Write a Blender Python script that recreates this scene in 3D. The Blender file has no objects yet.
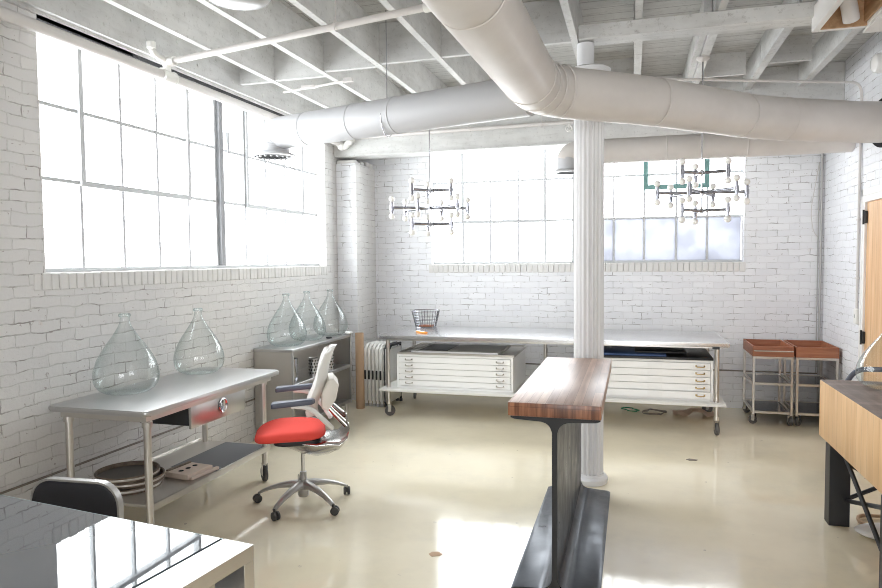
import bpy, bmesh, math, random
from mathutils import Vector, Matrix, Quaternion
random.seed(7)
PI=math.pi
C=bpy.context.scene.collection
scene=bpy.context.scene

# ------------------------------------------------------------------ materials
def mat(name, col=(.8,.8,.8), rough=.5, metal=0., spec=.5, coat=0., coat_rough=.05, emit=None, estr=0.):
    m=bpy.data.materials.new(name); m.use_nodes=True
    b=m.node_tree.nodes['Principled BSDF']
    b.inputs['Base Color'].default_value=(*col,1); b.inputs['Roughness'].default_value=rough
    b.inputs['Metallic'].default_value=metal; b.inputs['Specular IOR Level'].default_value=spec
    b.inputs['Coat Weight'].default_value=coat; b.inputs['Coat Roughness'].default_value=coat_rough
    if emit: b.inputs['Emission Color'].default_value=(*emit,1); b.inputs['Emission Strength'].default_value=estr
    return m
class NT:
    def __init__(s,m): s.t=m.node_tree; s.n=s.t.nodes; s.b=s.n.get('Principled BSDF')
    def add(s,k,**kw):
        n=s.n.new(k)
        for a,v in kw.items(): setattr(n,a,v)
        return n
    def link(s,a,b): s.t.links.new(a,b)
    def coord(s,axes=None,scale=(1,1,1)):
        tc=s.add('ShaderNodeTexCoord'); o=tc.outputs['Object']
        if axes:
            sp=s.add('ShaderNodeSeparateXYZ'); s.link(o,sp.inputs[0]); cb=s.add('ShaderNodeCombineXYZ')
            for i,a in enumerate(axes): s.link(sp.outputs[a],cb.inputs[i])
            o=cb.outputs[0]
        mp=s.add('ShaderNodeMapping'); mp.inputs['Scale'].default_value=scale; s.link(o,mp.inputs[0]); return mp.outputs[0]
    def noise(s,vec,scale,detail=4,rough=.55):
        n=s.add('ShaderNodeTexNoise'); n.inputs['Scale'].default_value=scale; n.inputs['Detail'].default_value=detail
        n.inputs['Roughness'].default_value=rough; s.link(vec,n.inputs['Vector']); return n.outputs['Fac']
    def ramp(s,fac,stops):
        r=s.add('ShaderNodeValToRGB'); e=r.color_ramp.elements
        while len(e)<len(stops): e.new(.5)
        for i,(p,c) in enumerate(stops): e[i].position=p; e[i].color=(*c,1) if len(c)==3 else c
        s.link(fac,r.inputs[0]); return r.outputs[0]
    def mix(s,fac,a,b,mode='MIX'):
        n=s.add('ShaderNodeMix',data_type='RGBA',blend_type=mode)
        for i,v in ((0,fac),(6,a),(7,b)):
            if isinstance(v,(int,float)): n.inputs[i].default_value=v
            elif isinstance(v,tuple): n.inputs[i].default_value=(*v,1)
            else: s.link(v,n.inputs[i])
        return n.outputs[2]
    def math(s,op,a,b=0.):
        n=s.add('ShaderNodeMath',operation=op)
        for i,v in ((0,a),(1,b)):
            if isinstance(v,(int,float)): n.inputs[i].default_value=v
            else: s.link(v,n.inputs[i])
        return n.outputs[0]
    def bump(s,h,strength=.5,dist=.01):
        n=s.add('ShaderNodeBump'); n.inputs['Strength'].default_value=strength; n.inputs['Distance'].default_value=dist
        s.link(h,n.inputs['Height']); s.link(n.outputs[0],s.b.inputs['Normal'])

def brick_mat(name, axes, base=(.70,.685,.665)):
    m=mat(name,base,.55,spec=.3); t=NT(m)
    v=t.coord(axes)
    nz=t.add('ShaderNodeTexNoise'); nz.inputs['Scale'].default_value=7; nz.inputs['Detail'].default_value=6; t.link(v,nz.inputs['Vector'])
    sub=t.add('ShaderNodeVectorMath',operation='SUBTRACT'); t.link(nz.outputs['Color'],sub.inputs[0]); sub.inputs[1].default_value=(.5,.5,.5)
    sc=t.add('ShaderNodeVectorMath',operation='SCALE'); t.link(sub.outputs[0],sc.inputs[0]); sc.inputs['Scale'].default_value=.045
    ad=t.add('ShaderNodeVectorMath',operation='ADD'); t.link(v,ad.inputs[0]); t.link(sc.outputs[0],ad.inputs[1])
    br=t.add('ShaderNodeTexBrick'); t.link(ad.outputs[0],br.inputs['Vector'])
    br.inputs['Scale'].default_value=1; br.inputs['Brick Width'].default_value=.205; br.inputs['Row Height'].default_value=.067
    br.inputs['Mortar Size'].default_value=.005; br.inputs['Mortar Smooth'].default_value=.6; br.inputs['Bias'].default_value=0
    br.inputs['Color1'].default_value=(1,1,1,1); br.inputs['Color2'].default_value=(.94,.94,.95,1); br.inputs['Mortar'].default_value=(.89,.885,.88,1)
    # some joints darkened as dirt and as painted-in relief shade, a few chips and rusty scrapes in the paint
    joint=br.outputs['Fac']
    d=t.ramp(t.noise(v,7,5,.6),[(.50,(0,0,0)),(.64,(1,1,1))])
    dirt_shade=t.math('MULTIPLY',joint,d)
    c=t.mix(t.math('MULTIPLY',dirt_shade,.8),br.outputs['Color'],(.34,.31,.29))
    c=t.mix(1.,c,base,'MULTIPLY')
    chip=t.ramp(t.noise(v,38,2,.5),[(.70,(0,0,0)),(.73,(1,1,1))])
    c=t.mix(t.math('MULTIPLY',chip,.6),c,(.30,.25,.22))
    big=t.ramp(t.noise(v,1.1,3),[(.3,(.955,.955,.96)),(.7,(1,1,1))])
    c=t.mix(1.,c,big,'MULTIPLY')
    rust=t.ramp(t.noise(v,5.2,6,.7),[(.66,(0,0,0)),(.72,(1,1,1))])
    c=t.mix(t.math('MULTIPLY',rust,.25),c,(.66,.47,.38))
    t.link(c,t.b.inputs['Base Color'])
    h=t.math('ADD',t.math('MULTIPLY',t.math('SUBTRACT',1.,joint),.8),t.math('MULTIPLY',t.noise(v,22,7,.7),1.3))
    t.bump(h,.5,.009)
    return m
M={}
M['brick_x']=brick_mat('painted_brick_dim',(1,2,0))  # darker copy: the left wall's weaker light put into its colour
M['brick_y']=brick_mat('painted_brick_lit_back',(0,2,1),(.83,.83,.845))  # paler copy: the back wall's stronger light put into its colour
M['brick_right']=brick_mat('painted_brick_lit_right',(1,2,0),(.82,.82,.84))  # right wall's brightness likewise put into a paler base
M['brick_one']=mat('painted_brick_plain',(.69,.675,.655),.6,spec=.3)
t=NT(M['brick_one']); v=t.coord(); t.bump(t.noise(v,45,5,.7),.5,.006)
def wood_white(name,axis,base=(.66,.655,.645),plank=None,dark=(.40,.385,.365)):
    m=mat(name,base,.7,spec=.2); t=NT(m)
    sc=[7,7,7]; sc[axis]=1.5
    v=t.coord(None,tuple(sc)); n=t.noise(v,2.6,6,.62)
    c=t.ramp(n,[(.22,tuple(.5*a_+.5*b_ for a_,b_ in zip(dark,base))),(.48,base),(.80,tuple(min(1,x*1.07) for x in base))])
    v2=t.coord(); big=t.ramp(t.noise(v2,3,4,.6),[(.35,(.86,.86,.86)),(.65,(1,1,1))])
    c=t.mix(1.,c,big,'MULTIPLY')
    spk=t.ramp(t.noise(v2,30,5,.75),[(.56,(0,0,0)),(.70,(1,1,1))]); c=t.mix(t.math('MULTIPLY',spk,.55),c,(.26,.24,.22))
    h=n
    if plank:
        br=t.add('ShaderNodeTexBrick'); t.link(t.coord(plank),br.inputs['Vector']); br.inputs['Scale'].default_value=1
        br.inputs['Brick Width'].default_value=2.3; br.inputs['Row Height'].default_value=.135; br.inputs['Mortar Size'].default_value=.004
        c=t.mix(t.math('MULTIPLY',br.outputs['Fac'],.75),c,(.20,.19,.18))
    t.link(c,t.b.inputs['Base Color']); t.bump(h,.35,.005)
    return m
M['joist']=wood_white('whitewashed_joist',1,(.64,.635,.62))
M['block']=wood_white('whitewashed_blocking',0,(.60,.595,.585))
M['plank']=wood_white('whitewashed_planks',0,(.54,.535,.515),(0,1,2),(.30,.28,.26))
M['beam']=wood_white('painted_beam',0,(.64,.635,.62))
M['trimwhite']=mat('white_trim_paint',(.78,.76,.74),.5)
# floor
m=mat('cream_epoxy_floor',(.66,.61,.47),.16,spec=.5); t=NT(m); v=t.coord()
c=t.ramp(t.noise(v,.55,5,.6),[(.30,(.72,.645,.48)),(.50,(.82,.745,.575)),(.72,(.88,.815,.655))])
c=t.mix(t.ramp(t.noise(v,2.4,6,.7),[(.50,(0,0,0)),(.78,(.35,.35,.35))]),c,(.58,.54,.45))
c=t.mix(t.math('MULTIPLY',t.ramp(t.noise(v,17,3,.5),[(.735,(0,0,0)),(.75,(1,1,1))]),.45),c,(.27,.22,.19))
t.link(c,t.b.inputs['Base Color'])
t.link(t.ramp(t.noise(v,1.6,5,.6),[(.3,(.04,.04,.04)),(.7,(.13,.13,.13))]),t.b.inputs['Roughness'])
t.bump(t.noise(v,6,5,.6),.06,.01); M['floor']=m
def steel(name,base,rough,axis=1,var=.5):
    m=mat(name,base,rough,1.); t=NT(m); sc=[60,60,60]; sc[axis]=2
    v=t.coord(None,tuple(sc)); n=t.noise(v,1.5,4,.6)
    v2=t.coord(); n2=t.noise(v2,5,5,.6)
    t.link(t.ramp(t.math('ADD',t.math('MULTIPLY',n,.4),t.math('MULTIPLY',n2,.6)),[(.25,(rough*.9,)*3),(.75,(rough*1.12,)*3)]),t.b.inputs['Roughness'])
    t.link(t.mix(n2,tuple(x*.94 for x in base),base),t.b.inputs['Base Color'])
    return m
M['steel']=steel('stainless_steel',(.56,.555,.555),.31)
M['steel_x']=steel('stainless_steel_long',(.74,.74,.75),.24,0)
M['steel_dull']=steel('dull_stainless',(.60,.575,.54),.38,2)
M['tube']=mat('steel_tube',(.62,.59,.55),.30,1.)
M['chrome']=mat('chrome',(.62,.62,.64),.10,1.)
M['polished']=mat('polished_aluminium',(.55,.54,.53),.22,1.)
M['darkshelf']=mat('smoked_shelf',(.09,.09,.10),.15,.6)
M['chromed']=mat('dark_chrome',(.34,.34,.37),.14,1.)
M['alu']=mat('cast_aluminium',(.46,.45,.44),.36,.7)
M['frame_w']=mat('window_steel_paint',(.50,.51,.52),.5)
M['frame_g']=mat('window_grey_steel',(.22,.22,.23),.5)
M['frame_green']=mat('window_green_paint',(.12,.24,.23),.5)
m=mat('iron_beam',(.055,.058,.064),.36,.55); t=NT(m); v=t.coord()
t.link(t.ramp(t.noise(v,2.5,5,.6),[(.3,(.06,.066,.076)),(.7,(.12,.13,.15))]),t.b.inputs['Base Color'])
t.link(t.ramp(t.noise(v,6,5,.6),[(.3,(.26,)*3),(.7,(.48,)*3)]),t.b.inputs['Roughness']); M['iron']=m
M['iron_cut']=mat('iron_end_cut',(.022,.022,.024),.6,.2)
M['black']=mat('black_plastic',(.018,.018,.02),.4)
M['blackmetal']=mat('black_metal',(.03,.031,.034),.45,.3)
M['blackleather']=mat('black_leather',(.015,.015,.022),.45)
M['rubber']=mat('rubber',(.07,.068,.066),.6)
M['greyrubber']=mat('grey_rubber',(.11,.105,.10),.5)
M['duct']=mat('duct_paint',(.66,.60,.55),.45,spec=.35)
t=NT(M['duct']); v=t.coord(); t.link(t.ramp(t.noise(v,2.2,5,.6),[(.3,(.61,.57,.54)),(.7,(.70,.66,.63))]),t.b.inputs['Base Color']); t.bump(t.noise(v,5,3),.08,.01)
M['ductwhite']=mat('duct_white',(.50,.50,.515),.45)
M['pipe']=mat('pipe_paint',(.62,.59,.57),.45)
M['column']=mat('column_paint',(.74,.74,.75),.38)
M['cabinet']=mat('cabinet_enamel',(.90,.895,.88),.32)
M['drawerw']=mat('drawer_enamel',(.93,.925,.91),.3)
M['gap']=mat('shadow_gap',(.03,.03,.03),.9,spec=.1)
M['whiteplastic']=mat('white_plastic',(.80,.79,.76),.4)
M['greyplastic']=mat('grey_plastic',(.42,.42,.42),.45)
M['cream_shell']=mat('cream_shell',(.74,.70,.63),.4)
M['redfabric']=mat('red_fabric',(.84,.085,.065),.75,spec=.2)
t=NT(M['redfabric']); v=t.coord(); t.bump(t.noise(v,420,2),.3,.001)
M['armpad']=mat('arm_pad',(.085,.095,.13),.4)
M['cardboard']=mat('cardboard',(.50,.34,.22),.8)
M['paper']=mat('kraft_paper',(.70,.58,.50),.8)
M['whitepaper']=mat('white_paper',(.85,.85,.84),.7)
M['green']=mat('green_cable',(.03,.22,.10),.5)
M['cable']=mat('grey_cable',(.20,.17,.15),.6)
M['orangeitem']=mat('orange_plastic',(.90,.33,.05),.4)
M['brass']=mat('aged_brass',(.42,.32,.17),.4,1.)
M['hoop']=mat('bent_wood',(.27,.20,.14),.5)
t=NT(M['hoop']); v=t.coord(); t.link(t.ramp(t.noise(v,16,5,.6),[(.3,(.09,.065,.045)),(.7,(.24,.185,.14))]),t.b.inputs['Base Color'])
M['mesh_dark']=mat('hoop_mesh',(.12,.11,.10),.6)
M['blue']=mat('blue_folder',(.04,.08,.20),.5)
M['bulb']=mat('frosted_bulb',(.88,.86,.83),.25)
M['opal']=mat('opal_glass',(.50,.50,.50),.2)
M['asphaltgrey']=mat('grey_mat',(.16,.165,.18),.6)
M['greysofa']=mat('grey_padding',(.22,.21,.20),.8)
def wood(name,axis,stops,scale=3.,stretch=12,rough=.45,stave=None,coat=0.):
    m=mat(name,stops[1][1],rough,coat=coat); t=NT(m); sc=[stretch]*3; sc[axis]=1.
    v=t.coord(None,tuple(sc)); n=t.noise(v,scale,6,.6)
    c=t.ramp(n,stops)
    if stave:
        (ax,w,l)=stave
        br=t.add('ShaderNodeTexBrick'); t.link(t.coord(ax),br.inputs['Vector']); br.inputs['Scale'].default_value=1
        br.inputs['Brick Width'].default_value=l; br.inputs['Row Height'].default_value=w; br.inputs['Mortar Size'].default_value=.0008
        br.inputs['Color1'].default_value=(.62,.58,.56,1); br.inputs['Color2'].default_value=(1.,1.,1.,1); br.inputs['Mortar'].default_value=(.35,.3,.28,1); br.inputs['Bias'].default_value=0.1
        c=t.mix(1.,c,br.outputs['Color'],'MULTIPLY')
    t.link(c,t.b.inputs['Base Color']); t.bump(n,.08,.002); return m
M['walnut']=wood('walnut_staves',1,[(.3,(.33,.20,.15)),(.5,(.47,.31,.24)),(.72,(.60,.43,.35))],2.2,16,.36,((1,0,2),.042,.62))
M['walnut_end']=wood('walnut_end_grain',2,[(.35,(.085,.030,.018)),(.5,(.21,.085,.045)),(.68,(.42,.19,.10))],2.,14,.35,((0,2,1),.045,.085))
M['maple']=wood('maple_staves',2,[(.3,(.66,.40,.19)),(.5,(.74,.48,.25)),(.7,(.82,.57,.33))],1.4,9,.5,((2,1,0),.085,9.))
for n_ in M['maple'].node_tree.nodes:
    if n_.type=='TEX_BRICK': n_.inputs['Color1'].default_value=(.90,.86,.82,1)
M['counter_top']=wood('worn_dark_block',1,[(.3,(.13,.085,.065)),(.5,(.20,.14,.115)),(.7,(.29,.22,.18))],2.,9,.5,((0,1,2),.07,.9))
M['pine']=wood('pine_door',2,[(.3,(.60,.34,.17)),(.5,(.70,.43,.23)),(.7,(.78,.52,.31))],1.6,14,.55,((2,1,0),.095,5.))
for n_ in M['pine'].node_tree.nodes:
    if n_.type=='TEX_BRICK': n_.inputs['Color1'].default_value=(.92,.9,.88,1)
M['traywood']=wood('tray_wood',0,[(.3,(.25,.085,.04)),(.5,(.35,.13,.065)),(.7,(.44,.19,.10))],2.5,12,.45)
M['ply']=wood('plywood_box',1,[(.3,(.36,.20,.10)),(.5,(.46,.28,.15)),(.7,(.55,.36,.21))],2.5,10,.6)
# thin clear glass: one shell, transparent with a fresnel sheen and a green tint at the rim
def thin_glass(name,tint=(.93,.965,.955),edge=(.62,.72,.70),gloss=.9,ior=1.5,rough=.0,blend=.28):
    m=bpy.data.materials.new(name); m.use_nodes=True; nt=m.node_tree; nt.nodes.clear()
    o=nt.nodes.new('ShaderNodeOutputMaterial'); tr=nt.nodes.new('ShaderNodeBsdfTransparent'); gl=nt.nodes.new('ShaderNodeBsdfGlossy')
    gl.inputs['Roughness'].default_value=rough; gl.inputs['Color'].default_value=(gloss,gloss,gloss,1)
    # Schlick fresnel from the facing angle, the same on both sides of the shell
    f0=((ior-1)/(ior+1))**2; l5=nt.nodes.new('ShaderNodeLayerWeight'); l5.inputs['Blend'].default_value=.5
    pw=nt.nodes.new('ShaderNodeMath'); pw.operation='POWER'; pw.inputs[1].default_value=5; nt.links.new(l5.outputs['Facing'],pw.inputs[0])
    fr=nt.nodes.new('ShaderNodeMath'); fr.operation='MULTIPLY_ADD'; nt.links.new(pw.outputs[0],fr.inputs[0]); fr.inputs[1].default_value=1-f0; fr.inputs[2].default_value=f0
    lw=nt.nodes.new('ShaderNodeLayerWeight'); lw.inputs['Blend'].default_value=blend
    mc=nt.nodes.new('ShaderNodeMix'); mc.data_type='RGBA'; mc.inputs[6].default_value=(*tint,1); mc.inputs[7].default_value=(*edge,1)
    nt.links.new(lw.outputs['Facing'],mc.inputs[0]); nt.links.new(mc.outputs[2],tr.inputs['Color'])
    mx=nt.nodes.new('ShaderNodeMixShader'); nt.links.new(fr.outputs[0],mx.inputs[0]); nt.links.new(tr.outputs[0],mx.inputs[1]); nt.links.new(gl.outputs[0],mx.inputs[2])
    nt.links.new(mx.outputs[0],o.inputs['Surface']); return m
M['glass']=thin_glass('demijohn_glass',(.975,.985,.983),(.58,.66,.65),1.0,1.55)
M['pane']=thin_glass('window_pane_glass',(.97,.98,.98),(.9,.93,.93),.6,1.3)
m=thin_glass('frosted_pane_glass',(.80,.83,.88),(.8,.83,.88),.4,1.3,.3); M['frost']=m
nt=m.node_tree; tl=nt.nodes.new('ShaderNodeBsdfTranslucent'); tl.inputs['Color'].default_value=(.26,.265,.285,1)
out=[n for n in nt.nodes if n.type=='OUTPUT_MATERIAL'][0]; mx2=nt.nodes.new('ShaderNodeMixShader'); 
old=out.inputs['Surface'].links[0].from_socket; mx2.inputs[0].default_value=.25
nz=nt.nodes.new('ShaderNodeTexNoise'); nz.inputs['Scale'].default_value=5; tcn=nt.nodes.new('ShaderNodeTexCoord'); nt.links.new(tcn.outputs['Object'],nz.inputs['Vector'])
rp=nt.nodes.new('ShaderNodeValToRGB'); rp.color_ramp.elements[0].position=.35; rp.color_ramp.elements[0].color=(.90,.90,.90,1); rp.color_ramp.elements[1].position=.65; rp.color_ramp.elements[1].color=(.99,.99,.99,1)
nt.links.new(nz.outputs['Fac'],rp.inputs[0]); nt.links.new(rp.outputs[0],mx2.inputs[0])
nt.links.new(old,mx2.inputs[1]); nt.links.new(tl.outputs[0],mx2.inputs[2]); nt.links.new(mx2.outputs[0],out.inputs['Surface'])
M['tableglass']=mat('table_glass',(.12,.135,.16),.02,spec=1.0,coat=.6,coat_rough=.01)
M['glassedge']=mat('table_glass_edge',(.45,.60,.60),.1)

# ------------------------------------------------------------------ mesh helpers
class MB:
    def __init__(s): s.b=bmesh.new(); s.mats=[]
    def _mi(s,m):
        if m is None: return 0
        if m not in s.mats: s.mats.append(m)
        return s.mats.index(m)
    def _tag(s,faces,m):
        if m is not None:
            i=s._mi(m)
            for f in faces: f.material_index=i
    def box(s,x0,x1,y0,y1,z0,z1,bev=0.,m=None,seg=1,mx=None):
        vs=[s.b.verts.new((x,y,z)) for x in (x0,x1) for y in (y0,y1) for z in (z0,z1)]
        q=[(0,1,3,2),(4,6,7,5),(0,4,5,1),(2,3,7,6),(0,2,6,4),(1,5,7,3)]
        fs=[s.b.faces.new([vs[i] for i in k]) for k in q]
        s._tag(fs,m)
        if mx is not None: bmesh.ops.transform(s.b,matrix=mx,verts=vs)
        if bev>0:
            ed=list({e for f in fs for e in f.edges})
            bmesh.ops.bevel(s.b,geom=ed,offset=bev,segments=seg,profile=.5,affect='EDGES')
        return s
    def tube(s,pts,r,n=12,cap=True,m=None,closed=False):
        pts=[Vector(p) for p in pts]; L=len(pts)
        rs=r if isinstance(r,(list,tuple)) else [r]*L
        rings=[]; up=None; prev=None
        for i,p in enumerate(pts):
            if closed: d=(pts[(i+1)%L]-pts[i-1])
            elif i==0: d=pts[1]-p
            elif i==L-1: d=p-pts[i-1]
            else: d=(pts[i+1]-p).normalized()+(p-pts[i-1]).normalized()
            d.normalize()
            if up is None:
                a=Vector((0,0,1)) if abs(d.z)<.9 else Vector((1,0,0)); up=d.cross(a).normalized()
            else:
                q=prev.rotation_difference(d); up=q@up; up=(up-d*up.dot(d)).normalized()
            prev=d; w=d.cross(up)
            rings.append([s.b.verts.new(p+(up*math.cos(2*PI*k/n)+w*math.sin(2*PI*k/n))*rs[i]) for k in range(n)])
        fs=[]
        R=range(L if closed else L-1)
        for i in R:
            A=rings[i];B=rings[(i+1)%L]
            for k in range(n):
                fs.append(s.b.faces.new([A[k],A[(k+1)%n],B[(k+1)%n],B[k]]))
        if cap and not closed:
            fs.append(s.b.faces.new(list(reversed(rings[0])))); fs.append(s.b.faces.new(rings[-1]))
        s._tag(fs,m); return s
    def cyl(s,p0,p1,r,n=16,m=None,r2=None): return s.tube([p0,p1],[r,r if r2 is None else r2],n,True,m)
    def lathe(s,prof,n=32,c=(0,0,0),m=None,cap0=False,cap1=False,mx=None):
        rings=[]; allv=[]
        for r,z in prof:
            if r<1e-6: v=[s.b.verts.new((c[0],c[1],c[2]+z))]
            else: v=[s.b.verts.new((c[0]+r*math.cos(2*PI*k/n),c[1]+r*math.sin(2*PI*k/n),c[2]+z)) for k in range(n)]
            rings.append(v); allv+=v
        fs=[]
        for A,B in zip(rings,rings[1:]):
            for k in range(n):
                if len(A)==1 and len(B)==1: continue
                if len(A)==1: fs.append(s.b.faces.new([A[0],B[(k+1)%n],B[k]]))
                elif len(B)==1: fs.append(s.b.faces.new([A[k],A[(k+1)%n],B[0]]))
                else: fs.append(s.b.faces.new([A[k],A[(k+1)%n],B[(k+1)%n],B[k]]))
        if cap0 and len(rings[0])>1: fs.append(s.b.faces.new(list(reversed(rings[0]))))
        if cap1 and len(rings[-1])>1: fs.append(s.b.faces.new(rings[-1]))
        s._tag(fs,m)
        if mx is not None: bmesh.ops.transform(s.b,matrix=mx,verts=allv)
        return s
    def prism(s,poly,a,b,axis=1,m=None,bev=0.,mx=None,seg=1):
        # poly: 2D outline in the plane across axis; a..b: extent along axis
        def P(u,v,w): return {0:(w,u,v),1:(u,w,v),2:(u,v,w)}[axis]
        A=[s.b.verts.new(P(u,v,a)) for u,v in poly]; B=[s.b.verts.new(P(u,v,b)) for u,v in poly]
        fs=[s.b.faces.new(A),s.b.faces.new(list(reversed(B)))]
        n=len(poly)
        for i in range(n): fs.append(s.b.faces.new([A[i],B[i],B[(i+1)%n],A[(i+1)%n]]))
        s._tag(fs,m)
        if mx is not None: bmesh.ops.transform(s.b,matrix=mx,verts=A+B)
        if bev>0:
            ed=list({e for f in fs[:2] for e in f.edges}); bmesh.ops.bevel(s.b,geom=ed,offset=bev,segments=seg,profile=.5,affect='EDGES')
        return s
    def sphere(s,c,r,n=16,m=None,sq=(1,1,1)):
        prof=[(r*math.sin(PI*i/(n//2)),-r*math.cos(PI*i/(n//2))) for i in range(n//2+1)]
        prof[0]=(0,-r);prof[-1]=(0,r)
        mx=Matrix.Translation(c)@Matrix.Diagonal((*sq,1))
        return s.lathe(prof,n,(0,0,0),m,mx=mx)
    def build(s,name,material=None,parent=None,smooth=35,loc=None):
        bmesh.ops.recalc_face_normals(s.b,faces=s.b.faces[:])
        me=bpy.data.meshes.new(name); s.b.to_mesh(me); s.b.free()
        for mm in ([material] if material and not s.mats else s.mats): me.materials.append(M[mm])
        if smooth:
            me.polygons.foreach_set('use_smooth',[True]*len(me.polygons))
            me.set_sharp_from_angle(angle=math.radians(smooth))
        o=bpy.data.objects.new(name,me); C.objects.link(o)
        if parent: o.parent=parent
        if loc: o.location=loc
        return o
def tag(o,label=None,cat=None,group=None,kind=None):
    if label: o['label']=label
    if cat: o['category']=cat
    if group: o['group']=group
    if kind: o['kind']=kind
    return o
def thing(name,label,cat,loc=(0,0,0),rz=0,group=None):
    o=bpy.data.objects.new(name,None); C.objects.link(o); o.location=loc; o.rotation_euler=(0,0,rz); o.empty_display_size=.1
    return tag(o,label,cat,group)
def struct(mb,name,material=None,parent=None,smooth=35):
    o=mb.build(name,material,parent,smooth)
    if parent is None: o['kind']='structure'
    return o
def kids(o): return [c for c in list(o.children)]
def dup(o,parent=None,loc=None,rz=None,label=None,group=None):
    c=o.copy(); C.objects.link(c)
    if parent: c.parent=parent
    for ch in kids(o): dup(ch,c)
    if loc: c.location=loc
    if rz is not None: c.rotation_euler=(0,0,rz)
    if label: c['label']=label
    if group: c['group']=group
    return c
def rounded(pts,r,n=6):
    pts=[Vector(p) for p in pts]; out=[pts[0]]
    for i in range(1,len(pts)-1):
        a,b,c=pts[i-1],pts[i],pts[i+1]; d1=(a-b);d2=(c-b); rr=min(r,d1.length*.49,d2.length*.49)
        p=b+d1.normalized()*rr; q=b+d2.normalized()*rr
        for k in range(n+1):
            t=k/n; out.append(p*(1-t)**2+b*2*t*(1-t)+q*t*t)
    out.append(pts[-1]); return out
def rrect(x0,x1,y0,y1,r,n=6):
    o=[]
    for cx,cy,a in ((x1-r,y1-r,0),(x0+r,y1-r,90),(x0+r,y0+r,180),(x1-r,y0+r,270)):
        for k in range(n+1):
            t=math.radians(a+90*k/n); o.append((cx+r*math.cos(t),cy+r*math.sin(t)))
    return o

# ------------------------------------------------------------------ the room
XL,XR,YB,YF=-3.25,1.86,7.62,-3.4
ZC=3.38; ZJ=3.08; ZG=3.18; T=.26
LZ=1.55  # sill height
WT=2.985 # window head
# left wall, one opening in view and one further back towards the camera
mb=MB()
def wall_x(mb,x0,x1,ys,ye,holes,z1=3.45):
    y=ys
    for (a,b,c,d) in holes:
        mb.box(x0,x1,y,a,0,z1); mb.box(x0,x1,a,b,0,c); mb.box(x0,x1,a,b,d,z1); y=b
    mb.box(x0,x1,y,ye,0,z1)
wall_x(mb,XL-T,XL,YF,YB+T,[(3.085,6.767,LZ-.09,WT)])
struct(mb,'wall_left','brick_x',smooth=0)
mb=MB(); x=XL
mb.box(XL,-2.29,YB,YB+T,0,3.45); mb.box(-2.29,1.115,YB,YB+T,0,LZ-.09); mb.box(-2.29,1.115,YB,YB+T,2.95,3.45); mb.box(1.115,XR+T,YB,YB+T,0,3.45)
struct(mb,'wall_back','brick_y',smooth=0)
mb=MB(); DY0,DY1,DZ=5.45,6.37,2.095
mb.box(XR,XR+T,YF,DY0,0,3.45); mb.box(XR,XR+T,DY1,YB,0,3.45); mb.box(XR,XR+T,DY0,DY1,DZ,3.45)
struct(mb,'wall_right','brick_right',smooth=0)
mb=MB(); mb.box(XL-T,XR+T,YF-T,YF,0,.9); mb.box(XL-T,XR+T,YF-T,YF,2.9,3.45)
for a,b in ((XL-T,-1.1),(1.4,XR+T)): mb.box(a,b,YF-T,YF,.9,2.9)
struct(mb,'wall_front','brick_y',smooth=0)
mb=MB(); mb.box(XL-T,XR+T,YF-T,YB+T,-.1,0); struct(mb,'floor','floor',smooth=0)
mb=MB(); mb.box(XL-T,XR+T,YF-T,YB+T,ZC,ZC+.06); struct(mb,'ceiling','plank',smooth=0)
# brick pilaster in the far left corner
mb=MB(); mb.box(XL,-3.0,7.05,YB,0,2.70,.006)
o=struct(mb,'wall_pilaster',None)
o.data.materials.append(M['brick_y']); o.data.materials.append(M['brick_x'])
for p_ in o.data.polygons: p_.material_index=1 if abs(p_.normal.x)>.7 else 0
# broken bricks on its top
mb=MB()
for i in range(5):
    yy=7.06+i*.11; mb.box(XL+.01,-3.01-random.random()*.05,yy,yy+.10,2.70,2.70+.03+.05*random.random(),.008)
struct(mb,'trim_1','brick_one')
# rowlock courses under the windows (bricks on edge, standing slightly proud)
def rowlock(name,fn,a,b):
    mb=MB(); u=a
    while u<b-.02:
        w=.058+random.uniform(-.004,.006); fn(mb,u,min(u+w,b),random.uniform(-.004,.004)); u+=w+.003
    struct(mb,name,'brick_one')
rowlock('trim_2',lambda mb,a,b,j: mb.box(XL-.10,XL+.008+j,a,b,LZ-.105,LZ-.004+j*.5,.006),3.0,6.80)
rowlock('trim_3',lambda mb,a,b,j: mb.box(a,b,YB-.008+j,YB+.09,LZ-.105,LZ-.004+j*.5,.006),-2.33,1.14)
mb=MB(); mb.box(XL-T,XL-.095,3.085,6.767,LZ-.09,LZ); mb.box(-2.29,1.115,YB+.085,YB+T,LZ-.09,LZ)
struct(mb,'trim_4','trimwhite')
# low conduit line along both walls
mb=MB(); mb.tube(rounded([(XL+.008,-1,.375),(XL+.008,7.03,.375)],.02),.007,8)
tag(mb.build('wall_cable','cable'),'thin dark cable running low along the left brick wall behind the steel table','cable')
mb=MB(); mb.tube([(-2.98,YB-.008,.40),(XR-.01,YB-.008,.40)],.007,8)
tag(mb.build('wall_cable','cable'),'thin dark cable running low along the back brick wall behind the carts','cable')

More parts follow.
